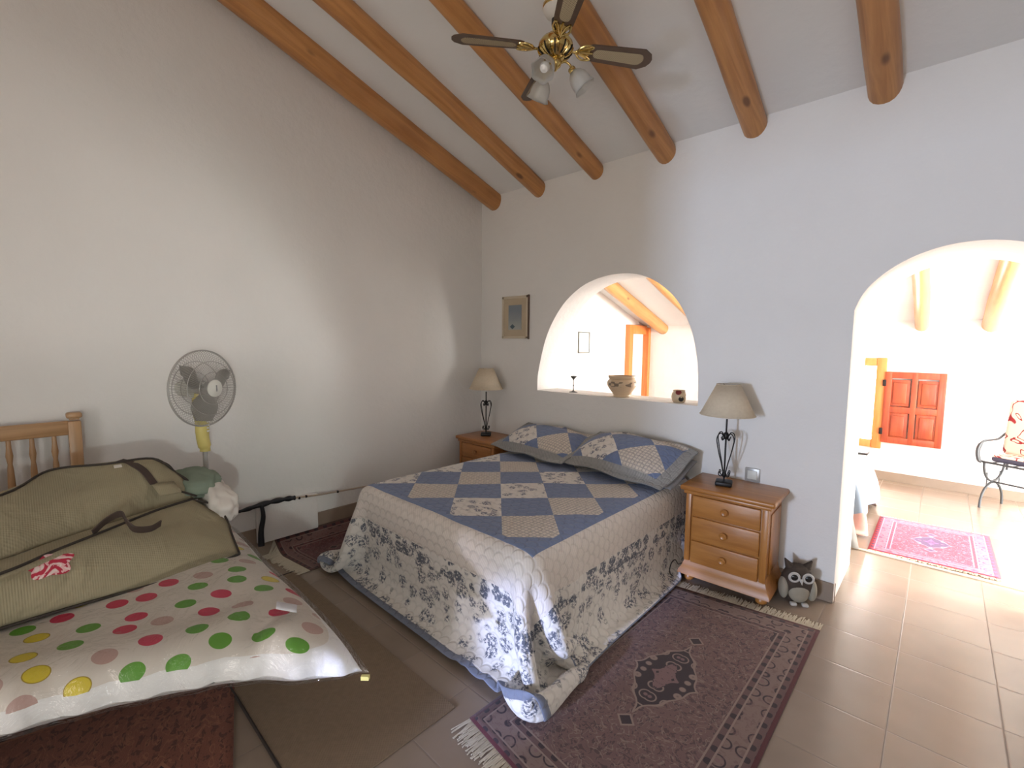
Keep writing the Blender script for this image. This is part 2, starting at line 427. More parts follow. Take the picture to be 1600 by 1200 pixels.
def obj(name, bm, m, parent=None, smooth=True, loc=None, rot=None, angle=40):
    me = bpy.data.meshes.new(name); bmesh.ops.recalc_face_normals(bm, faces=bm.faces[:])
    if smooth:
        lim = math.radians(angle)
        for f in bm.faces: f.smooth = True
        for e in bm.edges:
            if len(e.link_faces) == 2 and e.calc_face_angle(0) > lim: e.smooth = False
    bm.to_mesh(me); bm.free()
    o = bpy.data.objects.new(name, me); COL.objects.link(o); me.materials.append(M[m] if isinstance(m, str) else m)
    if parent: o.parent = parent
    if loc: o.location = loc
    if rot: o.rotation_euler = rot
    return o
def new(): return bmesh.new()
def tag(o, label, cat, group=None, kind=None):
    if label: o['label'] = label
    if cat: o['category'] = cat
    if group: o['group'] = group
    if kind: o['kind'] = kind
    return o
def thing(name, label, cat, loc=(0, 0, 0), rz=0, group=None, rot=None):
    o = bpy.data.objects.new(name, None); COL.objects.link(o); o.empty_display_size = .1
    o.location = loc; o.rotation_euler = rot if rot else (0, 0, rz)
    return tag(o, label, cat, group)
def struct(o):
    o['kind'] = 'structure'; return o
def copy_tree(o, parent=None):
    kids = [k for k in o.children]
    c = o.copy(); COL.objects.link(c)
    if parent: c.parent = parent
    for k in kids: copy_tree(k, c)
    return c
def subsurf(o, n=1):
    m = o.modifiers.new('sub', 'SUBSURF'); m.levels = n; m.render_levels = n; return o
def solid(o, t, off=-1):
    m = o.modifiers.new('sol', 'SOLIDIFY'); m.thickness = t; m.offset = off; return o
def panel_mesh(name, outline, holes, thick, m, to):
    """2D outline with holes, extruded; to(x, z, d) -> world point with d in 0..thick"""
    cu = bpy.data.curves.new(name, 'CURVE'); cu.dimensions = '2D'; cu.fill_mode = 'BOTH'; cu.extrude = thick / 2
    for pts in [outline] + holes:
        s = cu.splines.new('POLY'); s.points.add(len(pts) - 1)
        for q, (x, y) in zip(s.points, pts): q.co = (x, y, 0, 1)
        s.use_cyclic_u = True
    co = bpy.data.objects.new('tmp', cu); COL.objects.link(co)
    dg = bpy.context.evaluated_depsgraph_get(); me = bpy.data.meshes.new_from_object(co.evaluated_get(dg))
    bpy.data.objects.remove(co); 
    bm = new(); bm.from_mesh(me); bpy.data.meshes.remove(me); bpy.data.curves.remove(cu)
    bmesh.ops.remove_doubles(bm, verts=bm.verts[:], dist=1e-5)
    for v in bm.verts: v.co = to(v.co.x, v.co.y, v.co.z + thick / 2)
    return obj(name, bm, m, None, True, angle=35)
XL, XR, D, YF, YB = -3.394, 2.3, 3.18, 6.6, -2.2     # left wall, right wall, dividing wall, far wall, wall behind
YR = -0.5                                             # ridge
def ceil_z(y): return 2.89 - .325 * (y - D) if y > YR else 2.89 - .325 * (YR - D) - .325 * (YR - y)
XO = 3.0

# floor
bm = new(); box(bm, ((XL + XO) / 2, (YB + YF) / 2, -.06), (XO - XL + .6, YF - YB + .8, .12)); struct(obj('floor', bm, 'floor', smooth=False))
# ceiling, two pitches
bm = new()
for (x0, x1) in ((XL - .3, XO + .3),):
    y0, y1, y2 = YB - .4, YR, YF + .4
    T = .25
    prof = [(y0, ceil_z(y0)), (y1, ceil_z(y1)), (y2, ceil_z(y2)), (y2, ceil_z(y2) + T), (y1, ceil_z(y1) + T), (y0, ceil_z(y0) + T)]
    prism(bm, prof, x0, x1, lambda a, b_, c: (c, a, b_))
struct(obj('ceiling', bm, 'ceiling', smooth=False))
# left wall (gable shaped)
bm = new(); e = .05
prism(bm, [(YB - .3, 0), (YF + .35, 0), (YF + .35, ceil_z(YF + .35) + e), (YR, ceil_z(YR) + e), (YB - .3, ceil_z(YB - .3) + e)], XL - .3, XL, lambda a, b_, c: (c, a, b_))
struct(obj('wall_left', bm, 'plaster', smooth=False))
# dividing wall with the arched recess and the archway
NICHE = [(-2.657, 1.079), (-2.652, 1.222), (-2.60, 1.443), (-2.545, 1.595), (-2.47, 1.725), (-2.38, 1.835), (-2.28, 1.918), (-2.17, 1.98), (-2.04, 2.02), (-1.91, 2.037), (-1.78, 2.032), (-1.68, 2.012), (-1.575, 1.966), (-1.476, 1.896), (-1.40, 1.82), (-1.335, 1.72), (-1.28, 1.595), (-1.245, 1.46), (-1.222, 1.30), (-1.215, 1.079)]
al = [(-.378, 0), (-.378, 1.70), (-.352, 1.772), (-.31, 1.838), (-.24, 1.906), (-.16, 1.957), (-.08, 1.99), (0, 2.008), (.07, 2.012)]
ARCH = al + [(.14 - x, z) for x, z in al[-2::-1]]
def arc_smooth(pts, n=3):
    out = []
    v = [Vector((a, b_, 0)) for a, b_ in pts]; s = spline(v, n); return [(p.x, p.y) for p in s]
NICHE = arc_smooth(NICHE); ARCH = [ARCH[0]] + arc_smooth(ARCH[1:-1]) + [ARCH[-1]]
def outline_with_arch(x0, x1, z1, arch):
    return [(x0, 0)] + arch + [(x1, 0), (x1, z1), (x0, z1)]
front = panel_mesh('wall_back', outline_with_arch(XL, XO, 2.90, ARCH), [NICHE], .30, 'plaster', lambda x, z, d: (x, D + d, z))
backp = panel_mesh('tmp_back', outline_with_arch(-.93, XO, 2.80, ARCH), [], .35, 'plaster', lambda x, z, d: (x, D + .3 + d, z))
bm = new(); bm.from_mesh(front.data); bm.from_mesh(backp.data); bm.to_mesh(front.data); bm.free(); bpy.data.objects.remove(backp); struct(front)
# far wall with window opening
WX0, WX1, WZ0, WZ1 = -1.10, -.50, .44, 1.29
bm_w = panel_mesh('wall_far', [(XL, 0), (XO, 0), (XO, 1.9), (XL, 1.9)], [[(WX0, WZ0), (WX1, WZ0), (WX1, WZ1), (WX0, WZ1)]], .35, 'plaster', lambda x, z, d: (x, YF + d, z)); struct(bm_w)
# right walls: main room has an arched doorway, the further room a wide patio door
RA = [(-1.6, 0), (-1.6, 1.2)] + [(-1.03 + .57 * math.cos(a), 1.2 + .57 * math.sin(a)) for a in [PI - PI * k / 16 for k in range(1, 16)]] + [(-.46, 1.2), (-.46, 0)]
w = panel_mesh('wall_right', [(YB, 0)] + RA + [(D, 0), (D, 2.9), (YR, 4.1), (YB, 3.5)], [], .3, 'plaster', lambda x, z, d: (XR + d, x, z)); struct(w)
w = panel_mesh('wall_right', [(D + .65, 0), (4.05, 0), (4.05, 2.0), (6.35, 2.0), (6.35, 0), (YF + .3, 0), (YF + .3, 1.75), (D + .65, 2.7)], [], .3, 'plaster', lambda x, z, d: (XO + d, x, z)); struct(w); w.name = 'wall_right_far'
# wall behind the camera with a tall doorway
w = panel_mesh('wall_front', [(XL, 0), (-1.33, 0), (-1.33, 2.2), (.35, 2.2), (.35, 0), (XR + .3, 0), (XR + .3, 3.6), (XL, 3.6)], [], .3, 'plaster', lambda x, z, d: (x, YB - d, z)); struct(w)
# outdoor terrace outside
bm = new(); box(bm, (0, 0, -.20), (60, 60, .1)); struct(obj('ground', bm, 'outdoor_ground', smooth=False))

# skirting
def skirt(name, a, b_, h=.116, t=.012):
    bm = new(); x0, y0 = a; x1, y1 = b_
    box(bm, ((x0 + x1) / 2, (y0 + y1) / 2, h / 2), (abs(x1 - x0) + (t if x0 == x1 else 0), abs(y1 - y0) + (t if y0 == y1 else 0), h), bev=.002, seg=1)
    struct(obj(name, bm, 'skirting', smooth=False))
skirt('baseboard_back', (XL, D - .006), (-.378, D - .006)); skirt('baseboard_arch_left', (-.372, D), (-.372, D + .012), .116, .001)
skirt('baseboard_left', (XL + .006, YB), (XL + .006, D), .205)
skirt('baseboard_far', (XL, YF - .006), (XO, YF - .006), .10)
skirt('baseboard_left_far', (XL + .006, D + .3), (XL + .006, 6.0), .10)
# threshold strip in the archway floor
bm = new(); box(bm, (.9, 4.17, .004), (2.7, .03, .012), bev=.003, seg=1); struct(obj('trim_1', bm, 'threshold', smooth=False))
# plaster apron low on the left wall
bm = new(); box(bm, (XL + .022, 1.26, .235), (.044, .42, .27), bev=.01); struct(obj('trim_2', bm, 'plaster'))

# window: frame, panes
bm = new(); wx = (WX0 + WX1) / 2; ww = WX1 - WX0; wz = (WZ0 + WZ1) / 2; wh = WZ1 - WZ0
for (c, s) in (((WX0 - .005, 0, wz), (.09, .07, wh + .17)), ((WX1 + .005, 0, wz), (.09, .07, wh + .17)), ((wx, 0, WZ1 + .035), (ww - .079, .064, .09)), ((wx, 0, WZ0 - .035), (ww - .079, .064, .09))):
    box(bm, (c[0], YF - .005, c[2]), s, bev=.008)
wf = struct(obj('window_1', bm, 'door_wood'))
bm = new(); box(bm, (wx, YF + .02, wz), (ww - .02, .006, wh - .02)); obj('pane', bm, 'pane', wf, smooth=False)
bm = new(); box(bm, (wx, YF + .02, wz), (.03, .03, wh - .02), bev=.004); obj('mullion', bm, 'door_wood', wf)
# the red-brown inner shutter folded open against the wall
SX0, SX1, SZ0, SZ1 = -.455, .045, .435, 1.225
sh = thing('window_shutter', 'red-brown four-panel wooden shutter folded open beside the far window', 'shutter', ((SX0 + SX1) / 2, YF - .035, (SZ0 + SZ1) / 2))
W_, H_ = SX1 - SX0, SZ1 - SZ0
bm = new()
for x in (-W_ / 2 + .03, 0, W_ / 2 - .03): box(bm, (x, 0, 0), (.06 if x else .05, .035, H_), bev=.005)
for z in (-H_ / 2 + .035, -.02, H_ / 2 - .035): box(bm, (0, 0, z), (W_ - .02, .034, .07), bev=.005)
obj('shutter_frame', bm, 'shutter_wood', sh)
for x in (-.118, .118):
    for z, h in ((-.20, .29), (.165, .29)):
        bm = new(); box(bm, (x, .004, z), (.17, .018, h), bev=.006); box(bm, (x, -.006, z), (.12, .016, h - .06), bev=.01); obj('panel', bm, 'shutter_wood', sh)
for z in (-.27, .27):
    bm = new(); box(bm, (-W_ / 2 - .004, -.014, z), (.03, .012, .07), bev=.002); obj('hinge', bm, 'iron', sh)

# doorway in the corner of the further room
bm = new()
box(bm, (XL + .03, 6.09, .89), (.09, .10, 1.78), bev=.006); box(bm, (XL + .031, 6.345, 1.715), (.084, .42, .13), bev=.006)
box(bm, (XL + .065, YF - .03, .88), (.10, .09, 1.74), bev=.006)
box(bm, (XL + .118, YF - .078, .88), (.012, .012, 1.70), bev=.002)
d1 = struct(obj('door_1', bm, 'door_wood'))
bm = new(); box(bm, (XL + .012, 6.34, .84), (.03, .44, 1.66), bev=.004); obj('door_leaf', bm, 'white_paint', d1)
bm = new(); lathe(bm, [(.0, 0), (.022, .004), (.024, .02), (.012, .03), (0, .032)], 16, (XL + .03, 6.20, .95), Matrix.Rotation(PI / 2, 3, 'Y')); obj('door_knob', bm, 'brass', d1)

# beams
def beam(x, y0, y1, r, label, m='log', sink=.045, dx=0.0, seed=0, end_round=False, name='ceiling_beam', grp=None):
    rnd = random.Random(seed); n = 34; L = math.hypot(y1 - y0, .325 * (y1 - y0))
    bm = new(); rings = []; K = 20
    ph = [rnd.uniform(0, 6.28) for _ in range(6)]
    for i in range(n + 1):
        t = i / n; s = t * L
        rad = r * (1.04 - .08 * t) * (1 + .025 * math.sin(3.1 * s + ph[0]) + .012 * math.sin(11 * s + ph[1]))
        ox = .008 * math.sin(1.7 * s + ph[2]) + dx * (1 - t); oz = .006 * math.sin(2.3 * s + ph[3])
        ring = []
        for k in range(K):
            a = 2 * PI * k / K; q = rad * (1 + .02 * math.sin(2 * a + ph[4] + s) + .012 * math.sin(5 * a + ph[5] + 3 * s))
            ring.append(bm.verts.new((ox + q * math.cos(a), s, oz + q * math.sin(a))))
        rings.append(ring)
    for a, b_ in zip(rings, rings[1:]):
        for k in range(K): bm.faces.new((a[k], a[(k + 1) % K], b_[(k + 1) % K], b_[k]))
    bm.faces.new(rings[0][::-1]); bm.faces.new(rings[-1])
    o = obj(name, bm, m, None, True, (x, y0, ceil_z(y0) - sink), (-math.atan(.325), 0, 0), 60)
    return tag(o, label, 'beam', grp)
G = 'round log beams under the sloping ceiling'
for i, (x, r, dx, lab) in enumerate([(-3.225, .088, 0, 'round log ceiling beam running along the left wall, leftmost of the row'),
        (-2.675, .073, 0, 'second log ceiling beam from the left wall, a knot near its lower end'),
        (-2.08, .066, 0, 'third log ceiling beam from the left wall, passing behind the left fan blade'),
        (-1.515, .078, 0, 'fourth log ceiling beam from the left wall, passing behind the right fan blade'),
        (-.94, .070, .10, 'fifth log ceiling beam from the left, between the fan and the archway'),
        (-.328, .078, .06, 'rightmost thick log ceiling beam in front of the archway wall'),
        ]):
    beam(x, YR + .02, D + .12, r, lab, 'log', .045, dx, i + 3, grp=G)
G2 = 'log beams in the further room'
beam(-.195, D + .66, YF + .05, .062, 'left log beam seen through the archway above the shutter', 'log_pale', .05, 0, 21, grp=G2)
beam(.335, D + .66, YF + .05, .075, 'right log beam seen through the archway', 'log_pale', .05, 0, 22, grp=G2)
beam(-3.08, D + .31, YF + .05, .085, 'log beam seen through the arched recess above the orange door frame', 'log_pale', .05, 0, 23, grp=G2)
beam(-2.44, D + .31, YF + .05, .075, 'log beam at the right edge of the arched recess', 'log_pale', .05, 0, 24, grp=G2)

# ------------------------------------------------------------------ camera
f, yaw, pitch, roll = 719.907, .751277572, .0887192, .00966253
fw = Vector((-math.sin(yaw) * math.cos(pitch), math.cos(yaw) * math.cos(pitch), -math.sin(pitch)))
rt = Vector((math.cos(yaw), math.sin(yaw), 0)); up = rt.cross(fw)
r_ = rt * math.cos(roll) + up * math.sin(roll); u_ = -rt * math.sin(roll) + up * math.cos(roll)
cam = bpy.data.cameras.new('camera'); co = bpy.data.objects.new('camera', cam); COL.objects.link(co)
mw = Matrix((r_, u_, -fw)).transposed().to_4x4(); mw.translation = Vector((0, 0, 1.5)); co.matrix_world = mw
cam.sensor_width = 36; cam.lens = 36 * f / 1600; cam.clip_start = .02; SC.camera = co

# ------------------------------------------------------------------ light
def area(name, loc, to, sx, sy, power, col, shape='RECTANGLE'):
    l = bpy.data.lights.new(name, 'AREA'); l.shape = shape; l.size = sx; l.size_y = sy; l.energy = power; l.color = col
    o = bpy.data.objects.new(name, l); COL.objects.link(o); o.location = loc
    o.rotation_euler = (Vector(to) - Vector(loc)).to_track_quat('-Z', 'Y').to_euler(); return o
def spot(name, loc, to, cone, power, col, r=.05, blend=.6):
    l = bpy.data.lights.new(name, 'SPOT'); l.energy = power; l.color = col; l.spot_size = math.radians(cone); l.spot_blend = blend; l.shadow_soft_size = r
    o = bpy.data.objects.new(name, l); COL.objects.link(o); o.location = loc; o.rotation_euler = (Vector(to) - Vector(loc)).to_track_quat('-Z', 'Y').to_euler()
spot('daylight_arch', (4.5, -1.3, 1.2), (-3.39, 1.75, 1.35), 34, 330, (.90, .97, .92), .10, 1.0)
spot('quilt_corner_spot', (-.95, -6.5, 1.75), (-1.25, 1.3, .20), 4.8, 3200, (.46, .56, 1.0))  # added narrow spot outside, makes the bluish patch on the quilt corner
spot('duvet_side_spot', (-.9, -6.5, .75), (-1.60, .5, .36), 5.0, 700, (.80, .80, 1.0))  # second added spot, low down, brightens the foot side of the duvet bag
W = bpy.data.worlds.new('World'); SC.world = W; W.use_nodes = True
bg = W.node_tree.nodes['Background']; bg.inputs[0].default_value = (.82, .91, 1.0, 1); bg.inputs[1].default_value = 1.6
area('daylight_doorway', (-1.2, -7.0, 1.5), (-.7, 3.18, 1.4), .40, .9, 350, (.60, .74, 1.0))
area('daylight_front', (-.5, -2.6, 1.2), (-1.2, 2, 1.2), 1.5, 2.0, 30, (1.0, .89, .80))
area('daylight_side', (2.55, -1.03, .95), (-1, .4, 1.3), 1.0, 1.5, 6, (.76, .92, 1.0))
area('daylight_patio', (3.5, 5.6, 1.15), (-1, 5.4, .9), 1.4, 1.9, 270, (1.0, .97, .93))
area('daylight_patio_near', (3.45, 4.45, .95), (-1, 4.9, 1.5), .8, 1.7, 430, (1.0, .97, .93))
area('daylight_window', (wx, YF + .5, wz), (wx, 3, .8), .6, .8, 230, (1.0, .98, .96))
sl = bpy.data.lights.new('sun', 'SUN'); sl.energy = 16; sl.angle = math.radians(2.0); sl.color = (1, .93, .82)
so = bpy.data.objects.new('sun', sl); COL.objects.link(so)
sd = Vector((-1, .02, -.66)); so.rotation_euler = sd.to_track_quat('-Z', 'Y').to_euler()
SC.view_settings.view_transform = 'Standard'; SC.view_settings.look = 'None'; SC.view_settings.gamma = 1
SC.view_settings.use_curve_mapping = False; SC.view_settings.exposure = 0.0
try:
    SC.cycles.use_denoising = True; SC.cycles.denoiser = 'OPENIMAGEDENOISE'; SC.cycles.max_bounces = 12; SC.cycles.diffuse_bounces = 6; SC.cycles.transparent_max_bounces = 16; SC.cycles.sample_clamp_indirect = 8
except Exception: pass
# ================================================================== double bed
BX0, BX1, BY0, BY1, BZ = -2.70, -1.22, 1.43, 3.12, .565
bed = thing('double_bed', 'double bed against the dividing wall, hidden under the blue patchwork quilt', 'bed', ((BX0 + BX1) / 2, (BY0 + BY1) / 2, 0))
W_, L_ = BX1 - BX0, BY1 - BY0
bm = new(); box(bm, (0, 0, .445), (W_ - .03, L_ - .01, .20), bev=.05, seg=4); obj('mattress', bm, 'mattress_ticking', bed)
bm = new(); box(bm, (0, 0, .23), (W_ - .06, L_ - .03, .22), bev=.01); obj('bed_base', bm, 'mattress_ticking', bed)
for sx in (-1, 1):
    for sy in (-1, 1):
        bm = new(); lathe(bm, [(.022, 0), (.03, .12)], 16, (sx * (W_ / 2 - .1), sy * (L_ / 2 - .1), 0)); obj('leg', bm, 'pine_dark', bed)

def drape(nu, nv, step, start, pin, boxes, floorz=.014, frames=170, iters=9, seed=1, round_=.05, kbend=.04, extra=None, kshear=.10):
    """small position-based cloth; start(u,v)->xyz arrays"""
    rs = np.random.RandomState(seed)
    U, V = np.meshgrid(np.arange(nu) * step, np.arange(nv) * step)
    X = np.stack(start(U, V), -1).astype(float); X[..., 2] += rs.randn(nv, nu) * .0015
    P = X.copy(); inv = np.where(pin(U, V), 0., 1.)[..., None]
    sets = []
    def add(a, b_, L, k): sets.append((a, b_, L, k))
    def sl(o0, o1, st, axis, gap):
        pass
    def pairs(dy, dx, L, k):
        H, Wd = nv, nu
        ys = slice(0, H - dy); ys2 = slice(dy, H)
        if dx >= 0: xs, xs2 = slice(0, Wd - dx), slice(dx, Wd)
        else: xs, xs2 = slice(-dx, Wd), slice(0, Wd + dx)
        hh = H - dy; ww = Wd - abs(dx)
        Y, X_ = np.mgrid[0:hh, 0:ww]
        Yg = Y; Xg = X_ + (0 if dx >= 0 else -dx)
        key = (Yg // dy if dy else Xg // max(1, dx)) % 2
        for par in (0, 1):
            mk = key == par
            a = (Yg[mk], Xg[mk]); b_ = (Yg[mk] + dy, Xg[mk] + dx); add(a, b_, L, k)
    pairs(0, 1, step, 1.); pairs(1, 0, step, 1.); pairs(1, 1, step * 2 ** .5, kshear); pairs(1, -1, step * 2 ** .5, kshear)
    pairs(0, 3, step * 3, kbend); pairs(3, 0, step * 3, kbend)
    dt2g = 9.81 * (1 / 120.) ** 2
    for fr in range(frames):
        Vl = (X - P) * .985; Vl = np.clip(Vl, -.05, .05)
        P = X.copy(); X = X + Vl * inv; X[..., 2:] -= dt2g * inv
        for it in range(iters):
            for a, b_, L, k in sets:
                d = X[b_] - X[a]; ln = np.sqrt((d * d).sum(-1, keepdims=True)) + 1e-9
                wa, wb = inv[a], inv[b_]; ws = wa + wb + 1e-9
                c = d * ((ln - L) / ln) * k / ws
                X[a] += c * wa; X[b_] -= c * wb
            for (x0, x1, y0, y1, z0, z1) in boxes:
                r = round_
                cx = np.clip(X[..., 0], x0 + r, x1 - r); cy = np.clip(X[..., 1], y0 + r, y1 - r); cz = np.clip(X[..., 2], z0 - 1, z1 - r)
                q = X - np.stack((cx, cy, cz), -1); ln = np.sqrt((q * q).sum(-1)) + 1e-9
                ins = (ln < r) & (X[..., 2] > z0)
                sc = np.where(ins, r / ln, 1.)[..., None]
                deep = ins & (ln < 1e-4)
                X = np.stack((cx, cy, cz), -1) + q * sc
                X[..., 2] = np.where(deep, z1, X[..., 2])
            if extra is not None: extra(X, fr / frames)
            fl_ = X[..., 2] < floorz
            X[..., 2] = np.maximum(X[..., 2], floorz)
            X[..., 0] = np.where(fl_, .85 * X[..., 0] + .15 * P[..., 0], X[..., 0]); X[..., 1] = np.where(fl_, .85 * X[..., 1] + .15 * P[..., 1], X[..., 1])
    return X
def cloth_obj(name, X, step, m, parent=None, thick=.012, sub=1):
    bm = new(); nv, nu = X.shape[:2]
    grid(bm, [[tuple(X[j, i]) for i in range(nu)] for j in range(nv)], lambda j, i: (i * step, j * step))
    me = bpy.data.meshes.new(name)
    for f_ in bm.faces: f_.smooth = True
    bm.to_mesh(me); bm.free(); o = bpy.data.objects.new(name, me); COL.objects.link(o); me.materials.append(M[m])
    if parent: o.parent = parent
    s_ = solid(o, thick, 0); subsurf(o, sub); return o
ST = .0335
def q_extra(X, t):
    g = .45 * max(0., 1 - t / .6)       # the hem settles close to the bed as it falls
    X[..., 1] = np.maximum(X[..., 1], 1.275 - g + .022 * np.sin(7.3 * X[..., 0]) - .06 * np.clip((X[..., 0] + 1.5) / .4, -1, 0) * 0)
    X[..., 0] = np.minimum(X[..., 0], -1.055 + g + .03 * np.sin(5.1 * X[..., 1] + 1.2))
    X[..., 0] = np.maximum(X[..., 0], -2.93 - g)
    m = (X[..., 1] > 2.80) & (X[..., 2] < .62)
    X[..., 0] = np.where(m & (X[..., 0] > -1.145), -1.145, X[..., 0])
    X[..., 0] = np.where(m & (X[..., 0] < -2.80), -2.80, X[..., 0])
    X[..., 1] = np.minimum(X[..., 1], D - .012)
    # gentle air: the foot corners were pulled outwards before settling
nu_, nv_ = int(2.69 / ST) + 1, int(2.33 / ST) + 1
XQ = drape(nu_, nv_, ST, lambda U, V: (U - 3.30, V + .82, U * 0 + .581 + .004 * np.sin(7 * U + 3 * V) * np.sin(5 * V - 4 * U)), lambda U, V: (V > .66) & (U > .66) & (U < 2.03),
           [(BX0, BX1, BY0 , 3.4, .0, BZ + .012)], .028, frames=330, iters=8, seed=4, round_=.06, extra=q_extra)
quilt = cloth_obj('quilt', XQ, ST, 'quilt')
tag(quilt, 'quilted bedspread with blue and floral patchwork and flowered drop, draped over the double bed', 'quilt')

def pillow_pts(w, h, t, fl, n=34, sag=.0, seed=0):
    rnd = random.Random(seed); a1, a2, a3 = (rnd.uniform(0, 6) for _ in range(3))
    top, bot = [], []
    for j in range(n + 1):
        rt_, rb = [], []
        for i in range(n + 1):
            s_ = i / n * 2 - 1; t_ = j / n * 2 - 1
            # denser near rim
            x = s_ * w / 2; y = t_ * h / 2
            a = min(1, abs(x) / (w / 2 - fl)) if fl < w / 2 else 1; b_ = min(1, abs(y) / (h / 2 - fl))
            q = max(0, 1 - a ** 2.6) ** .55 * max(0, 1 - b_ ** 2.6) ** .55
            wr = 1 + .10 * math.sin(9 * x + a1) * math.sin(7 * y + a2)
            e = max(abs(s_), abs(t_)) ** 8
            wav = .010 * e * math.sin(14 * (x + y) + a3)
            zz = t * q * wr + .004 + wav
            rt_.append((x * (1 - .03 * b_ * b_), y * (1 - .04 * a * a), zz + sag * x * x)); rb.append((x * (1 - .03 * b_ * b_), y * (1 - .04 * a * a), -t * .6 * q - .004 + wav + sag * x * x))
        top.append(rt_); bot.append(rb)
    return top, bot, n
def pillow(name, w, h, t, fl, m, seed=0, sag=0, parent=None):
    top, bot, n = pillow_pts(w, h, t, fl, seed=seed, sag=sag)
    bm = new(); uvf = lambda j, i: (i / n * w, j / n * h)
    A = grid(bm, top, uvf); C_ = grid(bm, bot, uvf)
    for i in range(n):
        bm.faces.new((A[0][i + 1], A[0][i], C_[0][i], C_[0][i + 1])); bm.faces.new((A[n][i], A[n][i + 1], C_[n][i + 1], C_[n][i]))
        bm.faces.new((A[i][0], A[i + 1][0], C_[i + 1][0], C_[i][0])); bm.faces.new((A[i + 1][n], A[i][n], C_[i][n], C_[i + 1][n]))
    return obj(name, bm, m, parent, True, angle=70)
p = pillow('grey_pillow', .66, .40, .055, .0, 'grey_sheet', 3); p.location = (-1.50, 2.93, .665); p.rotation_euler = (.28, .02, -.04)
tag(p, 'plain grey pillow squeezed under the patchwork pillow next to the pine nightstand', 'pillow')
p = pillow('patchwork_pillow', .84, .50, .085, .06, 'sham', 1, -.05); p.location = (-2.37, 2.925, .700); p.rotation_euler = (.31, .0, -.09)
tag(p, 'patchwork pillow with grey border on the side of the bed nearer the corner', 'pillow')
p = pillow('patchwork_pillow', .86, .52, .095, .06, 'sham', 2, -.12); p.location = (-1.60, 2.895, .725); p.rotation_euler = (.35, .02, -.10)
tag(p, 'patchwork pillow with grey border nearest the pine nightstand by the owl', 'pillow')

# ================================================================== nightstands
def nightstand(name, label, loc, rz, wood, woodv):
    t = thing(name, label, 'nightstand', loc, rz)
    W_, Dp, H_ = .46, .33, .625
    # body with slightly flared foot, front at -y
    bm = new()
    box(bm, (0, 0, .345), (W_, Dp, .49), bev=.006); obj('body', bm, woodv, t)
    bm = new(); r = box(bm, (0, -.006, H_ - .016), (W_ + .075, Dp + .06, .032), bev=.012, seg=3); box(bm, (0, -.004, H_ - .042), (W_ + .035, Dp + .032, .022), bev=.006); obj('top', bm, wood, t)
    bm = new()   # flared plinth
    prof = [(0, .155), (.004, .13), (.014, .10), (.030, .075), (.034, .055)]
    rings = []
    for o_, z in prof:
        a, b_ = W_ / 2 + o_, Dp / 2 + o_
        rings.append([bm.verts.new(v) for v in ((-a, -b_, z), (a, -b_, z), (a, b_ - o_, z), (-a, b_ - o_, z))])
    for x, y in zip(rings, rings[1:]):
        for k in range(4): bm.faces.new((x[k], x[(k + 1) % 4], y[(k + 1) % 4], y[k]))
    bm.faces.new(rings[0]); bm.faces.new(rings[-1][::-1]); obj('plinth', bm, wood, t, angle=50)
    for sx in (-1, 1):
        for sy in (-1, 1):
            bm = new(); lathe(bm, [(.016, 0), (.03, .012), (.032, .03), (.022, .045), (.026, .058)], 20, (sx * (W_ / 2 - .02), sy * (Dp / 2 - .03) , 0)); obj('foot', bm, wood, t)
    # corner mouldings
    for sx in (-1, 1):
        bm = new(); box(bm, (sx * (W_ / 2 - .014), -Dp / 2 - .004, .36), (.034, .018, .44), bev=.005); obj('corner_post', bm, woodv, t)
    for sx in (-1, 1):
        bm = new(); box(bm, (sx * (W_ / 2 + .002), 0.01, .35), (.010, Dp - .09, .36), bev=.004); obj('side_panel', bm, woodv, t)
    for z, h in ((.505, .125), (.36, .145), (.208, .14)):
        bm = new(); box(bm, (0, -Dp / 2 - .006, z), (W_ - .075, .018, h), bev=.006, seg=3); dr = obj('drawer', bm, wood, t)
        bm = new(); lathe(bm, [(.012, 0), (.010, .008), (.020, .014), (.022, .020), (.014, .026), (.006, .023), (0, .023)], 24, (0, -Dp / 2 - .014, z), Matrix.Rotation(PI / 2, 3, 'X')); obj('knob', bm, wood, dr)
    return t
nightstand('nightstand', 'three-drawer pine nightstand with turned knobs standing beside the owl', (-.895, 3.002, 0), .03, 'pine', 'pine_v')
nightstand('nightstand', 'darker orange pine nightstand in the room corner beyond the bed', (-3.065, 2.985, 0), 0, 'pine_dark', 'pine_dark_v')

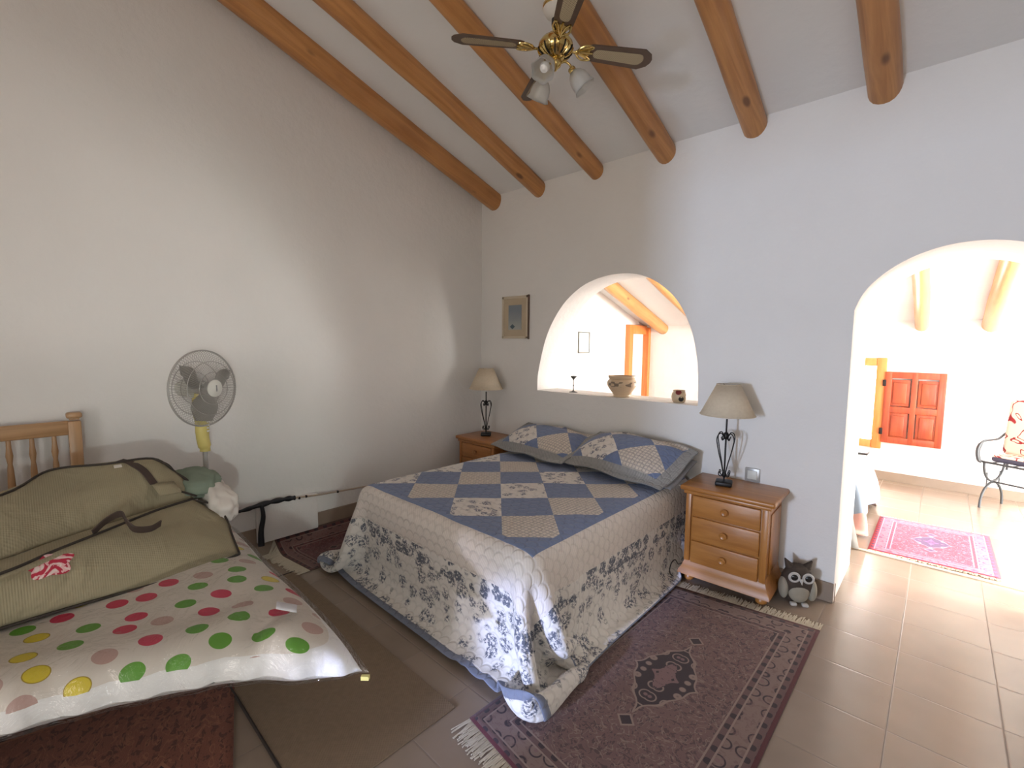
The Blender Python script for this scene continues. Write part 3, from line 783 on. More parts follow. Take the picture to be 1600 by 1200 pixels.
# ================================================================== wrought iron lamps
def scroll(pts, r, R):
    bm = new(); return bm
def table_lamp(label, loc, rz):
    t = thing('table_lamp', label, 'lamp', loc, rz)
    bm = new(); box(bm, (0, 0, .014), (.095, .095, .028), bev=.008, seg=3); obj('base', bm, 'iron', t)
    bm = new(); tube(bm, [(0, 0, .025), (0, 0, .44)], .0055, 10); lathe(bm, [(.008, .05), (.013, .06), (.013, .075), (.008, .085)], 14); lathe(bm, [(.008, .29), (.016, .30), (.016, .325), (.008, .335)], 14); obj('stem', bm, 'iron', t)
    for k in range(4):
        a = k * PI / 2 + PI / 4; c_, s_ = math.cos(a), math.sin(a)
        P = []
        for (r, z) in [(.034, .305), (.028, .288), (.018, .292), (.018, .308), (.036, .330), (.058, .322), (.068, .295), (.062, .26), (.046, .20), (.026, .14), (.012, .085)]:
            P.append((r * c_, r * s_, z))
        bm = new(); tube(bm, spline(P, 6), .0034, 8); obj('scroll', bm, 'iron', t)
        P = [(r * c_, r * s_, z) for (r, z) in [(.008, .066), (.028, .060), (.042, .070), (.042, .086), (.032, .086), (.030, .076)]]
        bm = new(); tube(bm, spline(P, 6), .003, 8); obj('foot_scroll', bm, 'iron', t)
    bm = new(); lathe(bm, [(.013, .42), (.015, .43), (.015, .475), (.011, .48)], 16); lathe(bm, [(.012, .48), (.022, .505), (.027, .53), (.022, .555), (0, .565)], 18); obj('bulb', bm, 'bulb', t)
    bm = new(); R = lathe(bm, [(.158, .445), (.068, .635)], 48, caps=False); o = obj('lamp_shade', bm, 'shade', t); solid(o, .003)
    bm = new(); lathe(bm, [(.154, .446), (.064, .634)], 48, caps=False); obj('shade_lining', bm, 'shade_lining', o)
    for rr_, zz_ in ((.158, .446), (.068, .634)):
        bm = new(); tube(bm, [(rr_ * math.cos(a), rr_ * math.sin(a), zz_) for a in np.linspace(0, 2 * PI, 49)[:-1]], .0028, 6, True); obj('shade_rim', bm, 'shade', o)
    bm = new()
    for k in range(3):
        a = k * 2 * PI / 3; tube(bm, [(0, 0, .60), (.066 * math.cos(a), .066 * math.sin(a), .632)], .0018, 6)
    tube(bm, [(0, 0, .56), (0, 0, .60)], .003, 8); obj('shade_carrier', bm, 'iron', t)
    return t
table_lamp('scrolled iron lamp with beige shade on the nightstand beside the owl', (-.955, 2.98, .625), .25)
table_lamp('scrolled iron lamp with beige shade on the corner nightstand', (-3.12, 2.985, .625), .75)

# wall socket
s_ = thing('wall_socket', 'silver-framed square wall socket above the nightstand', 'socket', (-.845, D, .672))
bm = new(); box(bm, (0, -.006, 0), (.088, .012, .088), bev=.004); obj('frame', bm, 'silver_plastic', s_)
bm = new(); box(bm, (0, -.012, 0), (.056, .008, .056), bev=.003); obj('insert', bm, 'white_plastic', s_)

# owl figurine
o_ = thing('owl_figurine', 'brown stuffed owl ornament with big ringed eyes at the wall end', 'ornament', (-.54, 3.05, 0), .50)
bm = new(); bmesh.ops.create_uvsphere(bm, u_segments=40, v_segments=28, radius=1)
for v in bm.verts:
    x, y, z = v.co; w = 1 - .16 * max(0, z) - .04 * z * z
    v.co = (x * .088 * w, y * .066 * w, .122 + z * .122)
    if v.co.z < .02: v.co.z = max(0, v.co.z * .5 + .0); 
    if z > .80 : v.co.z -= (z - .80) * .09
obj('body', bm, 'owl_brown', o_)
for sx in (-1, 1):
    bm = new(); bmesh.ops.create_cone(bm, cap_ends=True, segments=20, radius1=.024, radius2=.004, depth=.050)
    bmesh.ops.rotate(bm, matrix=Matrix.Rotation(sx * .55, 3, 'Y'), verts=bm.verts[:]); bmesh.ops.translate(bm, vec=(sx * .058, 0, .232), verts=bm.verts[:]); obj('ear', bm, 'owl_brown', o_)
    bm = new(); lathe(bm, [(.0, .0), (.028, .0), (.032, .006), (.026, .012), (.019, .010)], 28, (sx * .036, -.058, .172), Matrix.Rotation(PI / 2, 3, 'X')); e_ = obj('eye', bm, 'owl_rim', o_)
    bm = new(); lathe(bm, [(.0195, .008), (.017, .012), (.008, .0155), (0, .0165)], 24, (sx * .036, -.058, .172), Matrix.Rotation(PI / 2, 3, 'X')); obj('pupil', bm, 'owl_pupil', e_)
    bm = new(); bmesh.ops.create_uvsphere(bm, u_segments=20, v_segments=14, radius=1)
    for v in bm.verts: v.co = (sx * .073 + v.co.x * .026, -.012 + v.co.y * .045, .085 + v.co.z * .065)
    obj('wing', bm, 'owl_pale', o_)
bm = new(); bmesh.ops.create_uvsphere(bm, u_segments=28, v_segments=18, radius=1)
for v in bm.verts: v.co = (v.co.x * .056, -.036 + v.co.y * .035, .080 + v.co.z * .068)
obj('belly', bm, 'owl_pale', o_)
bm = new(); bmesh.ops.create_cone(bm, cap_ends=True, segments=12, radius1=.012, radius2=.001, depth=.03)
bmesh.ops.rotate(bm, matrix=Matrix.Rotation(PI * .8, 3, 'X'), verts=bm.verts[:]); bmesh.ops.translate(bm, vec=(0, -.072, .150), verts=bm.verts[:]); obj('beak', bm, 'owl_rim', o_)
for sx in (-1, 1):
    bm = new(); box(bm, (sx * .03, -.055, .010), (.034, .03, .02), bev=.008, seg=3); obj('foot', bm, 'owl_rim', o_)

# ================================================================== rugs
def rug(name, label, quad, W_, L_, m, fr=('n', 'f'), flen=.07, z=.0, nx=24, ny=44, bumps=.0, curl=None, edgefr=None):
    t = thing(name, label, 'rug', (0, 0, z)) 
    A, B_, C_, Dd = [Vector((*p, 0)) for p in quad]   # near-left, near-right, far-right, far-left
    c = (A + B_ + C_ + Dd) / 4; t.location = (c.x, c.y, z)
    def P(u, v): 
        q = A * (1 - u) * (1 - v) + B_ * u * (1 - v) + C_ * u * v + Dd * (1 - u) * v - c
        hz = .008 + bumps * (math.sin(u * 9 + v * 4) * .5 + math.sin(v * 13 - u * 3) * .5 + 1)
        if curl: hz += curl(u, v)
        return Vector((q.x, q.y, hz))
    bm = new(); V = grid(bm, [[P(i / nx, j / ny) for i in range(nx + 1)] for j in range(ny + 1)], lambda j, i: (i / nx * W_, j / ny * L_))
    for f_ in bm.faces: f_.smooth = True
    me = bpy.data.meshes.new('pile'); bm.to_mesh(me); bm.free(); o = bpy.data.objects.new('pile', me); COL.objects.link(o); me.materials.append(M[m]); o.parent = t
    solid(o, .007, -1)
    rnd = random.Random(len(label))
    for end in fr:
        bm = new(); N = int(W_ / .006)
        for k in range(N):
            u = (k + .5) / N; v0 = 0 if end == 'n' else 1
            if end in 'nf':
                a = P(u, v0); d = (P(u, v0) - P(u, .5)).normalized(); d.z = 0
            for s in range(2):
                j_ = Vector((rnd.uniform(-.012, .012), rnd.uniform(-.012, .012), 0)); l_ = flen * rnd.uniform(.7, 1.08)
                p0 = a + Vector((0, 0, -.003)); p1 = a + d * l_ * .5 + j_ * .5; p1.z = .004 + rnd.uniform(0, .004); p2 = a + d * l_ + j_; p2.z = .0035 + rnd.uniform(0, .003)
                tube(bm, [p0, p1, p2], .0026, 4)
        obj('fringe', bm, 'fringe', t, smooth=False)
    return t
rug('persian_rug', 'faded plum Persian rug with diamond medallion beside the double bed', [(-1.285, 1.145), (-.390, 1.015), (-.378, 2.80), (-1.235, 2.69)], .88, 1.66, 'rug_plum', flen=.085)
rug('persian_rug', 'bright pink and red rug on the sunlit floor beyond the archway', [(-.315, 4.215), (.372, 4.262), (.362, 5.19), (-.315, 5.125)], .67, .98, 'rug_pink', flen=.03)
rug('persian_rug', 'rust-red patterned rug on the floor under the front of the polka-dot duvet', [(-2.80, -.55), (-1.30, -.95), (-1.00, .215), (-2.55, .675)], .95, 1.2, 'rug_rust', fr=())
rug('persian_rug', 'dark wine rug pushed up against the low left wall behind the bed', [(-3.375, 1.16), (-2.93, 1.22), (-2.93, 2.2), (-3.375, 2.2)], .6, 1.0, 'rug_wine', fr=('n',), flen=.08, curl=lambda u, v: .10 * max(0, 1 - u / .30) ** 2)
# sisal mat
t = thing('floor_mat', 'plain brown mat with dark edge between the duvet and the double bed', 'mat', (-2.18, .845, 0))
bm = new(); box(bm, (0, 0, .004), (1.62, .60, .006), bev=.002, seg=1); obj('weave', bm, 'mat', t, smooth=False)
for (cx, cy, sx, sy) in ((0, -.303, 1.63, .010), (-.812, 0, .010, .61)):
    bm = new(); box(bm, (cx, cy, .005), (sx, sy, .010), bev=.003, seg=1); obj('edging', bm, 'mat_edge', t, smooth=False)

# ================================================================== twin bed (mostly hidden)
tb = thing('single_bed', 'pine single bed with spindle headboard on the left wall, piled with bedding', 'bed', (-2.66, -.30, 0))
hx = -3.325 + 2.66
for y in (.48, -.48):
    bm = new(); box(bm, (hx, y, .535), (.052, .052, 1.07), bev=.006); box(bm, (hx, y, 1.082), (.040, .040, .012), bev=.003); box(bm, (hx, y, 1.10), (.062, .062, .03), bev=.010, seg=3); obj('post', bm, 'headboard_wood_v', tb)
bm = new(); box(bm, (hx, 0, 1.035), (.026, .92, .075), bev=.008, seg=3); obj('top_rail', bm, 'headboard_wood', tb)
bm = new(); box(bm, (hx, 0, .50), (.026, .92, .09), bev=.006); obj('lower_rail', bm, 'headboard_wood', tb)
for k in range(11):
    y = -.40 + k * .08
    bm = new(); lathe(bm, [(.009, .54), (.013, .60), (.009, .64), (.012, .67), (.015, .76), (.012, .85), (.009, .88), (.014, .92), (.010, .96), (.009, 1.01)], 14, (hx, y, 0)); obj('spindle', bm, 'headboard_wood_v', tb)
for y in (.44, -.44):
    bm = new(); box(bm, (-.22, y, .20), (.84, .03, .10), bev=.006); obj('side_rail', bm, 'pine_dark', tb)
bm = new(); box(bm, (-.20, 0, .25), (.90, .80, .05), bev=.02); obj('mattress', bm, 'mattress_ticking', tb)
for y in (.42, -.42):
    bm = new(); box(bm, (.15, y, .12), (.05, .05, .24), bev=.006); obj('leg', bm, 'pine_dark', tb)

# polka-dot duvet in clear bag
def duvet_pts(grow=0.0, N=60, zc=.40, top=.115, bot=.095, wob=1.0):
    A = Vector((-1.385 + grow, .745 + grow, 0)); Bq = Vector((-2.0 + grow, -.78, 0)); Cq = Vector((-2.95, -.78, 0)); Dq = Vector((-2.92, .775 + grow, 0))
    ed = spline([A, (-1.47 + grow, .60, 0), (-1.60 + grow, .46, 0), (-1.72 + grow, .24, 0), (-1.81 + grow, .03, 0), (-1.87 + grow, -.16, 0), (-1.95 + grow, -.45, 0), Bq], 12)
    T, Bm = [], []
    for j in range(N + 1):
        rt1, rb = [], []
        for i in range(N + 1):
            u = .5 - .5 * math.cos(PI * i / N); v = .5 - .5 * math.cos(PI * j / N)       # u: from A/D edge toward B/C ; v: from A/B toward D/C
            q_ = u * (len(ed) - 1); i_ = min(len(ed) - 2, int(q_)); edge = ed[i_].lerp(ed[i_ + 1], q_ - i_); back = Dq.lerp(Cq, u); bow = .085 * math.sin(PI * min(1, max(0, (u))))
            p = edge.lerp(back, v)
            p.y += (1 - u) * (.02 * math.sin(v * 9)) * v * (1 - v) * 2
            eu = min(u / .16, (1 - u) / .1, 1); ev = min(v / .14, (1 - v) / .1, 1)
            e = (1 - (1 - max(0, eu)) ** 2) ** .5 * (1 - (1 - max(0, ev)) ** 2) ** .5
            crease = .018 * math.sin(26 * p.x + 9 * p.y) * math.exp(-((u - .22) / .10) ** 2) * math.exp(-(v / .30) ** 2) * wob + .010 * wob * math.sin(7 * p.x - 5 * p.y + 1)
            crease += .022 * wob * (abs(math.sin(15 * p.x + 11 * p.y + 1.3 * math.sin(14 * p.y))) - .5) * math.exp(-((u - .16) / .09) ** 2 - (v / .22) ** 2)
            ridge = .012 * wob * math.sin(40 * p.y + 18 * p.x) * math.exp(-(v / .10) ** 2) * (1 - e * .4)
            low = -.03 * (1 - u) ** 3 * (1 - v) ** 3
            rt1.append((p.x + ridge, p.y, zc + low + top * e + (crease + .01) * e + grow * (.2 + e * .5)))
            rb.append((p.x - .10 * (1 - v) ** 6 * e + ridge * .3, p.y, zc + low - bot * e - grow * .3))
        T.append(rt1); Bm.append(rb)
    return T, Bm, N
def closed_pad(name, pts, m, parent=None):
    T, Bm, N = pts; bm = new()
    Ls = [[0.0] * (N + 1) for _ in range(N + 1)]
    for i in range(N + 1):
        for j in range(N // 2 - 1, -1, -1): Ls[j][i] = Ls[j + 1][i] - (Vector(T[j][i]) - Vector(T[j + 1][i])).length
        for j in range(N // 2 + 1, N + 1): Ls[j][i] = Ls[j - 1][i] + (Vector(T[j][i]) - Vector(T[j - 1][i])).length
    A = grid(bm, T, lambda j, i: ((T[j][i][1] * 1.0 if T[j][i][2] > .435 else -9), Ls[j][i])); C_ = grid(bm, Bm, lambda j, i: (-9, 0))
    for i in range(N):
        bm.faces.new((A[0][i + 1], A[0][i], C_[0][i], C_[0][i + 1])); bm.faces.new((A[N][i], A[N][i + 1], C_[N][i + 1], C_[N][i]))
        bm.faces.new((A[i][0], A[i + 1][0], C_[i + 1][0], C_[i][0])); bm.faces.new((A[i + 1][N], A[i][N], C_[i][N], C_[i + 1][N]))
    bmesh.ops.remove_doubles(bm, verts=bm.verts[:], dist=.0004)
    return obj(name, bm, m, parent, True, angle=80)
dv = thing('duvet', 'white polka-dot duvet in a clear plastic bag, piled on the single bed', 'duvet', (0, 0, 0))
closed_pad('cover', duvet_pts(), 'polka', dv)
closed_pad('plastic_bag', duvet_pts(.016, wob=1.7), 'film', dv)
# pinched bag corner and paper label
bm = new(); prism(bm, [(-1.380, .738), (-1.360, .758), (-1.352, .748), (-1.372, .730)], .352, .366); obj('bag_corner', bm, 'yellow_plastic', dv)
bm = new(); V = grid(bm, [[(-1.74 + .05 * a + .07 * c, .600 - .022 * a + .045 * c, .540 + .004 * math.sin(a * 3) - .004 * c) for a in np.linspace(0, 1, 5)] for c in np.linspace(0, 1, 5)])
o = obj('paper_label', bm, 'label_white', dv); solid(o, .001)

# ------------------------------------------------------------------ jute storage bags
def loft(name, rows, m, parent, n=5, closed=False, thick=0):
    R = [spline(r, n) for r in rows]; L = len(R[0])
    cols = [spline([r[i] for r in R], n) for i in range(L)]
    bm = new(); V = grid(bm, [[cols[i][j] for i in range(L)] for j in range(len(cols[0]))])
    o = obj(name, bm, m, parent, True, angle=70)
    if thick: solid(o, thick, -1)
    return o
rn = random.Random(5)
bagB = thing('storage_bag', 'beige fabric bag with a red rose print and brown carrying handle, nearest on the duvet', 'bag', (-2.4, .2, .5))
def rel(rows, o): return [[(x - o[0], y - o[1], z - o[2]) for x, y, z in r] for r in rows]
oB = (-2.4, .2, .5)
front = [(-2.24, -.62, .525), (-2.235, -.35, .525), (-2.25, -.09, .53), (-2.25, .11, .53), (-2.25, .34, .525), (-2.27, .53, .525), (-2.30, .640, .525)]
midf = [(-2.23, -.62, .60), (-2.235, -.35, .605), (-2.245, -.09, .62), (-2.27, .10, .63), (-2.32, .32, .625), (-2.40, .52, .60), (-2.46, .655, .565)]
midg = [(-2.20, -.62, .67), (-2.20, -.35, .675), (-2.235, -.09, .685), (-2.30, .07, .69), (-2.38, .27, .69), (-2.49, .45, .665), (-2.56, .665, .60)]
ridge = [(-2.17, -.62, .71), (-2.16, -.35, .712), (-2.225, -.085, .722), (-2.33, .045, .722), (-2.44, .21, .724), (-2.57, .385, .722), (-2.66, .545, .715)]
back = [(-2.40, -.62, .70), (-2.40, -.35, .70), (-2.45, -.08, .70), (-2.52, .05, .70), (-2.60, .22, .695), (-2.70, .39, .68), (-2.76, .56, .66)]
base = [(-2.75, -.62, .52), (-2.75, -.35, .52), (-2.75, -.08, .52), (-2.75, .1, .52), (-2.78, .30, .52), (-2.80, .45, .52), (-2.80, .60, .52)]
loft('body', rel([front, midf, midg, ridge, back, base], oB), 'jute', bagB, 5, thick=.004)
def end_cap(name, pts, m, parent):
    c = sum((Vector(p) for p in pts), Vector()) / len(pts); bm = new(); cv = bm.verts.new(c); vs = [bm.verts.new(p) for p in spline(pts, 4)]
    for a, b_ in zip(vs, vs[1:]): bm.faces.new((cv, a, b_))
    return obj(name, bm, m, parent, True, angle=70)
end_cap('end_panel', rel([[front[-1], midf[-1], midg[-1], ridge[-1], back[-1], base[-1]]], oB)[0], 'jute', bagB)
def piping(pts, r, parent, o0, m='dark_piping', n=6):
    bm = new(); tube(bm, spline([(x - o0[0], y - o0[1], z - o0[2]) for x, y, z in pts], n), r, 7); obj('piping', bm, m, parent)
piping([(x, y, z + .003) for x, y, z in ridge], .0055, bagB, oB)
piping([(x + .004, y, z) for x, y, z in front], .0055, bagB, oB)
piping([front[-1], midf[-1], midg[-1], (-2.63, .64, .665), ridge[-1]], .005, bagB, oB)
bm = new(); P = spline([(-2.415, .16, .735), (-2.44, .205, .765), (-2.425, .25, .785), (-2.39, .262, .76), (-2.375, .285, .725), (-2.385, .335, .708), (-2.405, .375, .715)], 6)
strap(bm, [(p.x - oB[0], p.y - oB[1], p.z - oB[2]) for p in P], .034, .005, (.55, -.1, .8)); obj('handle', bm, 'brown_strap', bagB)
# printed rose following the front
bm = new(); uvN = 12; pts = []
R6 = [spline(r, 10) for r in (midf, midg, ridge)]
def surf(s_, t_):   # s_ along the bag (index of the splines), t_ between midf and ridge
    a = R6[0][min(len(R6[0]) - 1, int(s_))]; b_ = R6[1][min(len(R6[1]) - 1, int(s_))]; c = R6[2][min(len(R6[2]) - 1, int(s_))]
    return a.lerp(b_, t_ * 2) if t_ < .5 else b_.lerp(c, t_ * 2 - 1)
cs = [surf(s_, t_) for s_, t_ in ((19, .30), (20, .86), (27, .92), (28, .35))]
V = []
for j in range(17):
    row = []
    for i in range(17):
        a, b_ = i / 16 * 2 - 1, j / 16 * 2 - 1
        ang = math.atan2(b_, a); rr = max(abs(a), abs(b_)); rad = rr * (1 + .14 * math.sin(5 * ang + 1))
        s_ = 27.6 + 3.7 * rad * math.cos(ang); t_ = .56 + .38 * rad * math.sin(ang)
        s0 = int(math.floor(s_)); fr_ = s_ - s0; p = surf(s0, t_).lerp(surf(s0 + 1, t_), fr_)
        row.append((p.x - oB[0] + .006, p.y - oB[1], p.z - oB[2] + .006))
    V.append(row)
grid(bm, V); o = obj('rose_print', bm, 'rose', bagB); 

bagA = thing('storage_bag', 'larger beige fabric bag with dark piping behind the rose bag, green cloth at its end', 'bag', (-2.7, .2, .6))
oA = (-2.7, .2, .6)
a0 = [(-2.33, -.62, .705), (-2.33, -.35, .705), (-2.42, -.08, .71), (-2.49, .05, .71), (-2.57, .22, .705), (-2.66, .39, .69), (-2.70, .56, .67)]
a1 = [(-2.37, -.62, .76), (-2.37, -.35, .765), (-2.46, -.08, .78), (-2.545, .07, .79), (-2.60, .25, .79), (-2.665, .40, .775), (-2.705, .555, .735)]
a2 = [(-2.45, -.62, .82), (-2.45, -.35, .825), (-2.54, -.08, .835), (-2.66, .07, .86), (-2.68, .26, .86), (-2.70, .41, .85), (-2.735, .54, .785)]
a3 = [(-2.56, -.62, .865), (-2.56, -.35, .87), (-2.66, -.075, .885), (-2.86, .065, .915), (-2.80, .25, .92), (-2.80, .42, .915), (-2.77, .50, .84)]
a4 = [(-2.75, -.62, .82), (-2.75, -.35, .82), (-2.84, -.06, .84), (-2.93, .08, .86), (-2.92, .26, .87), (-2.90, .42, .86), (-2.86, .52, .80)]
a5 = [(-2.90, -.62, .55), (-2.90, -.35, .55), (-2.95, -.05, .55), (-2.97, .1, .56), (-2.97, .28, .56), (-2.96, .43, .56), (-2.93, .54, .56)]
loft('body', rel([a0, a1, a2, a3, a4, a5], oA), 'jute', bagA, 5, thick=.004)
end_cap('end_panel', rel([[a0[-1], a1[-1], a2[-1], a3[-1], a4[-1], a5[-1]]], oA)[0], 'jute', bagA)
piping([(x, y, z + .003) for x, y, z in a3], .0055, bagA, oA)
piping([a3[5], (-2.77, .47, .885), a3[6], (-2.735, .54, .80), (-2.70, .56, .755)], .006, bagA, oA)
piping([(-2.70, .385, .80), (-2.685, .47, .778), (-2.665, .565, .725)], .005, bagA, oA)
bm = new(); P = spline([(-2.83, .30, .925), (-2.775, .335, .915), (-2.715, .37, .885), (-2.67, .40, .825)], 6); strap(bm, [(p.x - oA[0], p.y - oA[1], p.z - oA[2]) for p in P], .034, .005, (-.5, .6, .1)); obj('handle', bm, 'brown_strap', bagA)
bm = new(); V = grid(bm, [[(-2.655 + .05 * c - oA[0] - .02 * a, .39 + .085 * a - oA[1] + .02 * c, .822 - .006 * a - .045 * c - oA[2]) for a in np.linspace(0, 1, 4)] for c in np.linspace(0, 1, 4)]); o = obj('patch', bm, 'jute', bagA); solid(o, .006, 1)
bm = new(); box(bm, (0, 0, 0), (.022, .028, .003), Matrix.Rotation(.4, 3, 'Y')); bmesh.ops.translate(bm, vec=(-2.765 - oA[0], .285 - oA[1], .912 - oA[2]), verts=bm.verts[:]); obj('care_tag', bm, 'white_fabric', bagA)
# bedding that bulges out of the bag end
def lump(name, label, c, s, m, seed, rot=(0, 0, 0), cat='bedding'):
    rnd = random.Random(seed); ph = [rnd.uniform(0, 6) for _ in range(6)]
    bm = new(); bmesh.ops.create_uvsphere(bm, u_segments=48, v_segments=32, radius=1)
    for v in bm.verts:
        p = v.co.copy(); k = 1 + .04 * math.sin(17 * p.x + 9 * p.z + ph[4]) * math.sin(11 * p.y + ph[5]) + .07 * math.sin(5 * p.x + ph[0]) * math.sin(4 * p.y + ph[1]) + .05 * math.sin(9 * p.z + 4 * p.x + ph[2]) + .03 * math.sin(13 * p.y + ph[3])
        sx = math.copysign(abs(p.x) ** .7, p.x); sy = math.copysign(abs(p.y) ** .7, p.y); sz = math.copysign(abs(p.z) ** .8, p.z)
        v.co = (sx * s[0] * k, sy * s[1] * k, sz * s[2] * k)
    o = obj(name, bm, m, None, True, c, rot, 80); return tag(o, label, cat)
lump('folded_blanket', 'grey-green folded cloth bulging from the far end of the larger bag', (-2.80, .590, .765), (.12, .10, .050), 'green_fabric', 1, (0, .2, 0), 'blanket')
lump('white_cushion', 'white cushion bulging out between the beige bags and the wall', (-2.70, .665, .665), (.125, .07, .080), 'white_fabric', 2, (0, .35, .1), 'cushion')

# ================================================================== pedestal fan
pf = thing('pedestal_fan', 'grey and yellow pedestal fan standing by the left wall', 'fan', (-3.06, .70, 0))
H0 = 1.225
bm = new(); lathe(bm, [(.0, 0), (.19, 0), (.195, .012), (.17, .028), (.05, .045), (.028, .07), (0, .07)], 40); obj('base', bm, 'white_plastic', pf)
bm = new(); tube(bm, [(0, 0, .05), (0, 0, .88)], .013, 14); obj('pole', bm, 'silver_plastic', pf)
bm = new(); tube(bm, spline([(0, 0, .865), (0, 0, .885), (.004, -.01, .95), (.004, -.01, 1.02), (0, -.015, 1.10), (-.01, -.02, 1.16), (-.01, -.01, 1.20)], 5), [.026] * 6 + [.032] * 6 + [.034] * 6 + [.036] * 6 + [.030] * 7, 18); obj('control_column', bm, 'yellow_plastic', pf)
for k in range(4):
    bm = new(); box(bm, (.034, .012, .985 + k * .018), (.010, .014, .010), bev=.002); obj('button', bm, 'white_plastic', pf)
ax = Vector((.87, .49, .02)).normalized(); Rm = ax.to_track_quat('Z', 'Y').to_matrix()
hd = bpy.data.objects.new('fan_head', None)
def hp(p): return Rm @ Vector(p) + Vector((.03, .0, H0 + .005))
def lathe_h(bm, prof, n=40): lathe(bm, prof, n, tuple(Vector((.03, 0, H0 + .005))), Rm)
bm = new(); lathe_h(bm, [(0, -.17), (.035, -.165), (.05, -.14), (.055, -.06), (.06, -.045), (0, -.045)], 28); obj('motor_housing', bm, 'white_plastic', pf)
cage = None
def ringp(r, z, n=64): return [hp((r * math.cos(2 * PI * k / n), r * math.sin(2 * PI * k / n), z)) for k in range(n)]
RR = .212
bm = new(); 
for (r, z) in ((RR, .005), (.15, .058), (.09, .072), (.15, -.045), (.09, -.055)): tube(bm, ringp(r, z), .0022 if r < RR else .005, 6, True)
NW = 84
for k in range(NW):
    a = 2 * PI * k / NW; c_, s_ = math.cos(a), math.sin(a); a2 = a + .12
    P = [hp((r * math.cos(a + (RR - r) * 1.2), r * math.sin(a + (RR - r) * 1.2), z)) for r, z in ((.042, .078), (.10, .071), (.16, .054), (.20, .025), (RR, .004))]; tube(bm, P, .0011, 4)
    P = [hp((r * c_, r * s_, z)) for r, z in ((.05, -.056), (.12, -.052), (.19, -.03), (RR, .004))]; tube(bm, P, .0011, 4)
obj('grille', bm, 'silver_plastic', pf)
bm = new(); lathe_h(bm, [(0, .070), (.046, .072), (.048, .080), (.040, .087), (0, .090)], 32); hub = obj('hub_cap', bm, 'white_plastic', pf)
bm = new()
for k in range(5): 
    q = (-.014 + k * .007, 0, .0905)
    vs = [hp((q[1] + dx, q[0] + dy, .0912)) for dx, dy in ((-.004, -.0025), (.004, -.0025), (.004, .0025), (-.004, .0025))]; bm.faces.new([bm.verts.new(v) for v in vs])
obj('maker_mark', bm, 'iron_grey', hub, smooth=False)
M['fanblade'] = simple('fan_blade_plastic', (.30, .29, .26), .3, Transmission_Weight=.35)
for k in range(3):
    bm = new(); a0_ = k * 2 * PI / 3 + .4; P = []
    for j in range(13):
        r = .035 + .15 * j / 12; w = .25 + .55 * math.sin(PI * min(1, (j + 2) / 13)) ; row = []
        for i in range(11):
            q = i / 10 - .5; a = a0_ + q * w * 1.5; row.append(hp((r * math.cos(a), r * math.sin(a), .015 + q * .055)))
        P.append(row)
    grid(bm, P); o = obj('blade', bm, 'fanblade', pf); solid(o, .002, 0)
bm = new(); lathe_h(bm, [(0, -.05), (.034, -.05), (.036, .03), (.02, .045), (0, .047)], 24); obj('blade_hub', bm, 'silver_plastic', pf)

# tarred pipe on the left wall
px_ = XL + .05
t = thing('wall_pipe', 'black tarred pipe joint and pale pipe running low along the left wall', 'pipe', (XL + .02, 1.2, .33))
def lp(p): return (p[0] - (XL + .02), p[1] - 1.2, p[2] - .33)
P = spline([lp(p) for p in [(px_, .80, .365), (px_ + .01, .95, .372), (px_, 1.05, .378), (px_ + .005, 1.15, .385), (px_, 1.24, .380), (px_, 1.30, .374)]], 6)
bm = new(); tube(bm, P, [.008 + .008 * abs(math.sin(i * .55)) + .004 * (i > 10) for i in range(len(P))], 10); obj('tarred_pipe', bm, 'tar', t)
P = spline([lp(p) for p in [(px_ + .008, 1.075, .385), (px_ + .018, 1.08, .30), (px_ + .012, 1.065, .20), (px_ + .02, 1.06, .10)]], 6)
bm = new(); tube(bm, P, [.012 + .010 * (i / len(P)) for i in range(len(P))], 10); obj('down_pipe', bm, 'tar', t)
bm = new(); tube(bm, [lp(p) for p in [(px_, 1.29, .374), (px_, 1.5, .352), (px_, 1.9, .330), (px_, 2.4, .31)]], .0065, 8); obj('pale_pipe', bm, 'copper_pipe', t)
for y in (1.33, 1.38, 1.62):
    bm = new(); box(bm, lp((px_ + .002, y, .366 if y < 1.5 else .345)), (.018, .014, .018), bev=.004); obj('clip', bm, 'iron', t)

# ================================================================== pictures
def picture(name, label, loc, w, h, fw_, axis, frame, inner, mat=None, lip=None):
    t = thing(name, label, 'picture', loc, 0 if axis == 'y' else PI / 2)
    bm = new(); d = .018
    for (cx, cz, sx, sz) in ((0, h / 2 - fw_ / 2, w, fw_), (0, -h / 2 + fw_ / 2, w, fw_), (-w / 2 + fw_ / 2, 0, fw_, h), (w / 2 - fw_ / 2, 0, fw_, h)):
        box(bm, (cx, -d / 2, cz), (sx, d, sz), bev=.002)
    obj('frame', bm, frame, t)
    if mat:
        bm = new(); box(bm, (0, -.007, 0), (w - fw_ * 2 + .004, .006, h - fw_ * 2 + .004)); obj('mat_board', bm, mat, t, smooth=False)
        bm = new(); box(bm, (0, -.0115, 0), (w * .50, .003, h * .58)); obj('print', bm, inner, t, smooth=False)
    else:
        bm = new(); box(bm, (0, -.007, 0), (w - fw_ * 2 + .004, .006, h - fw_ * 2 + .004)); obj('print', bm, inner, t, smooth=False)
    if lip:
        bm = new(); box(bm, (w / 2 + .004, -.010, 0), (.008, .022, h + .01), bev=.002); obj('edge_strip', bm, lip, t)
    return t
picture('framed_picture', 'cream-framed seascape with a small boat on the dividing wall', (-2.93, D, 1.737), .325, .39, .022, 'y', 'frame_cream', 'seascape', 'mat_board', 'frame_lip')
picture('framed_picture', 'thin-framed sketch on the white wall seen through the arched recess', (XL, 4.97, 1.515), .25, .27, .014, 'x', 'thin_frame', 'paper')

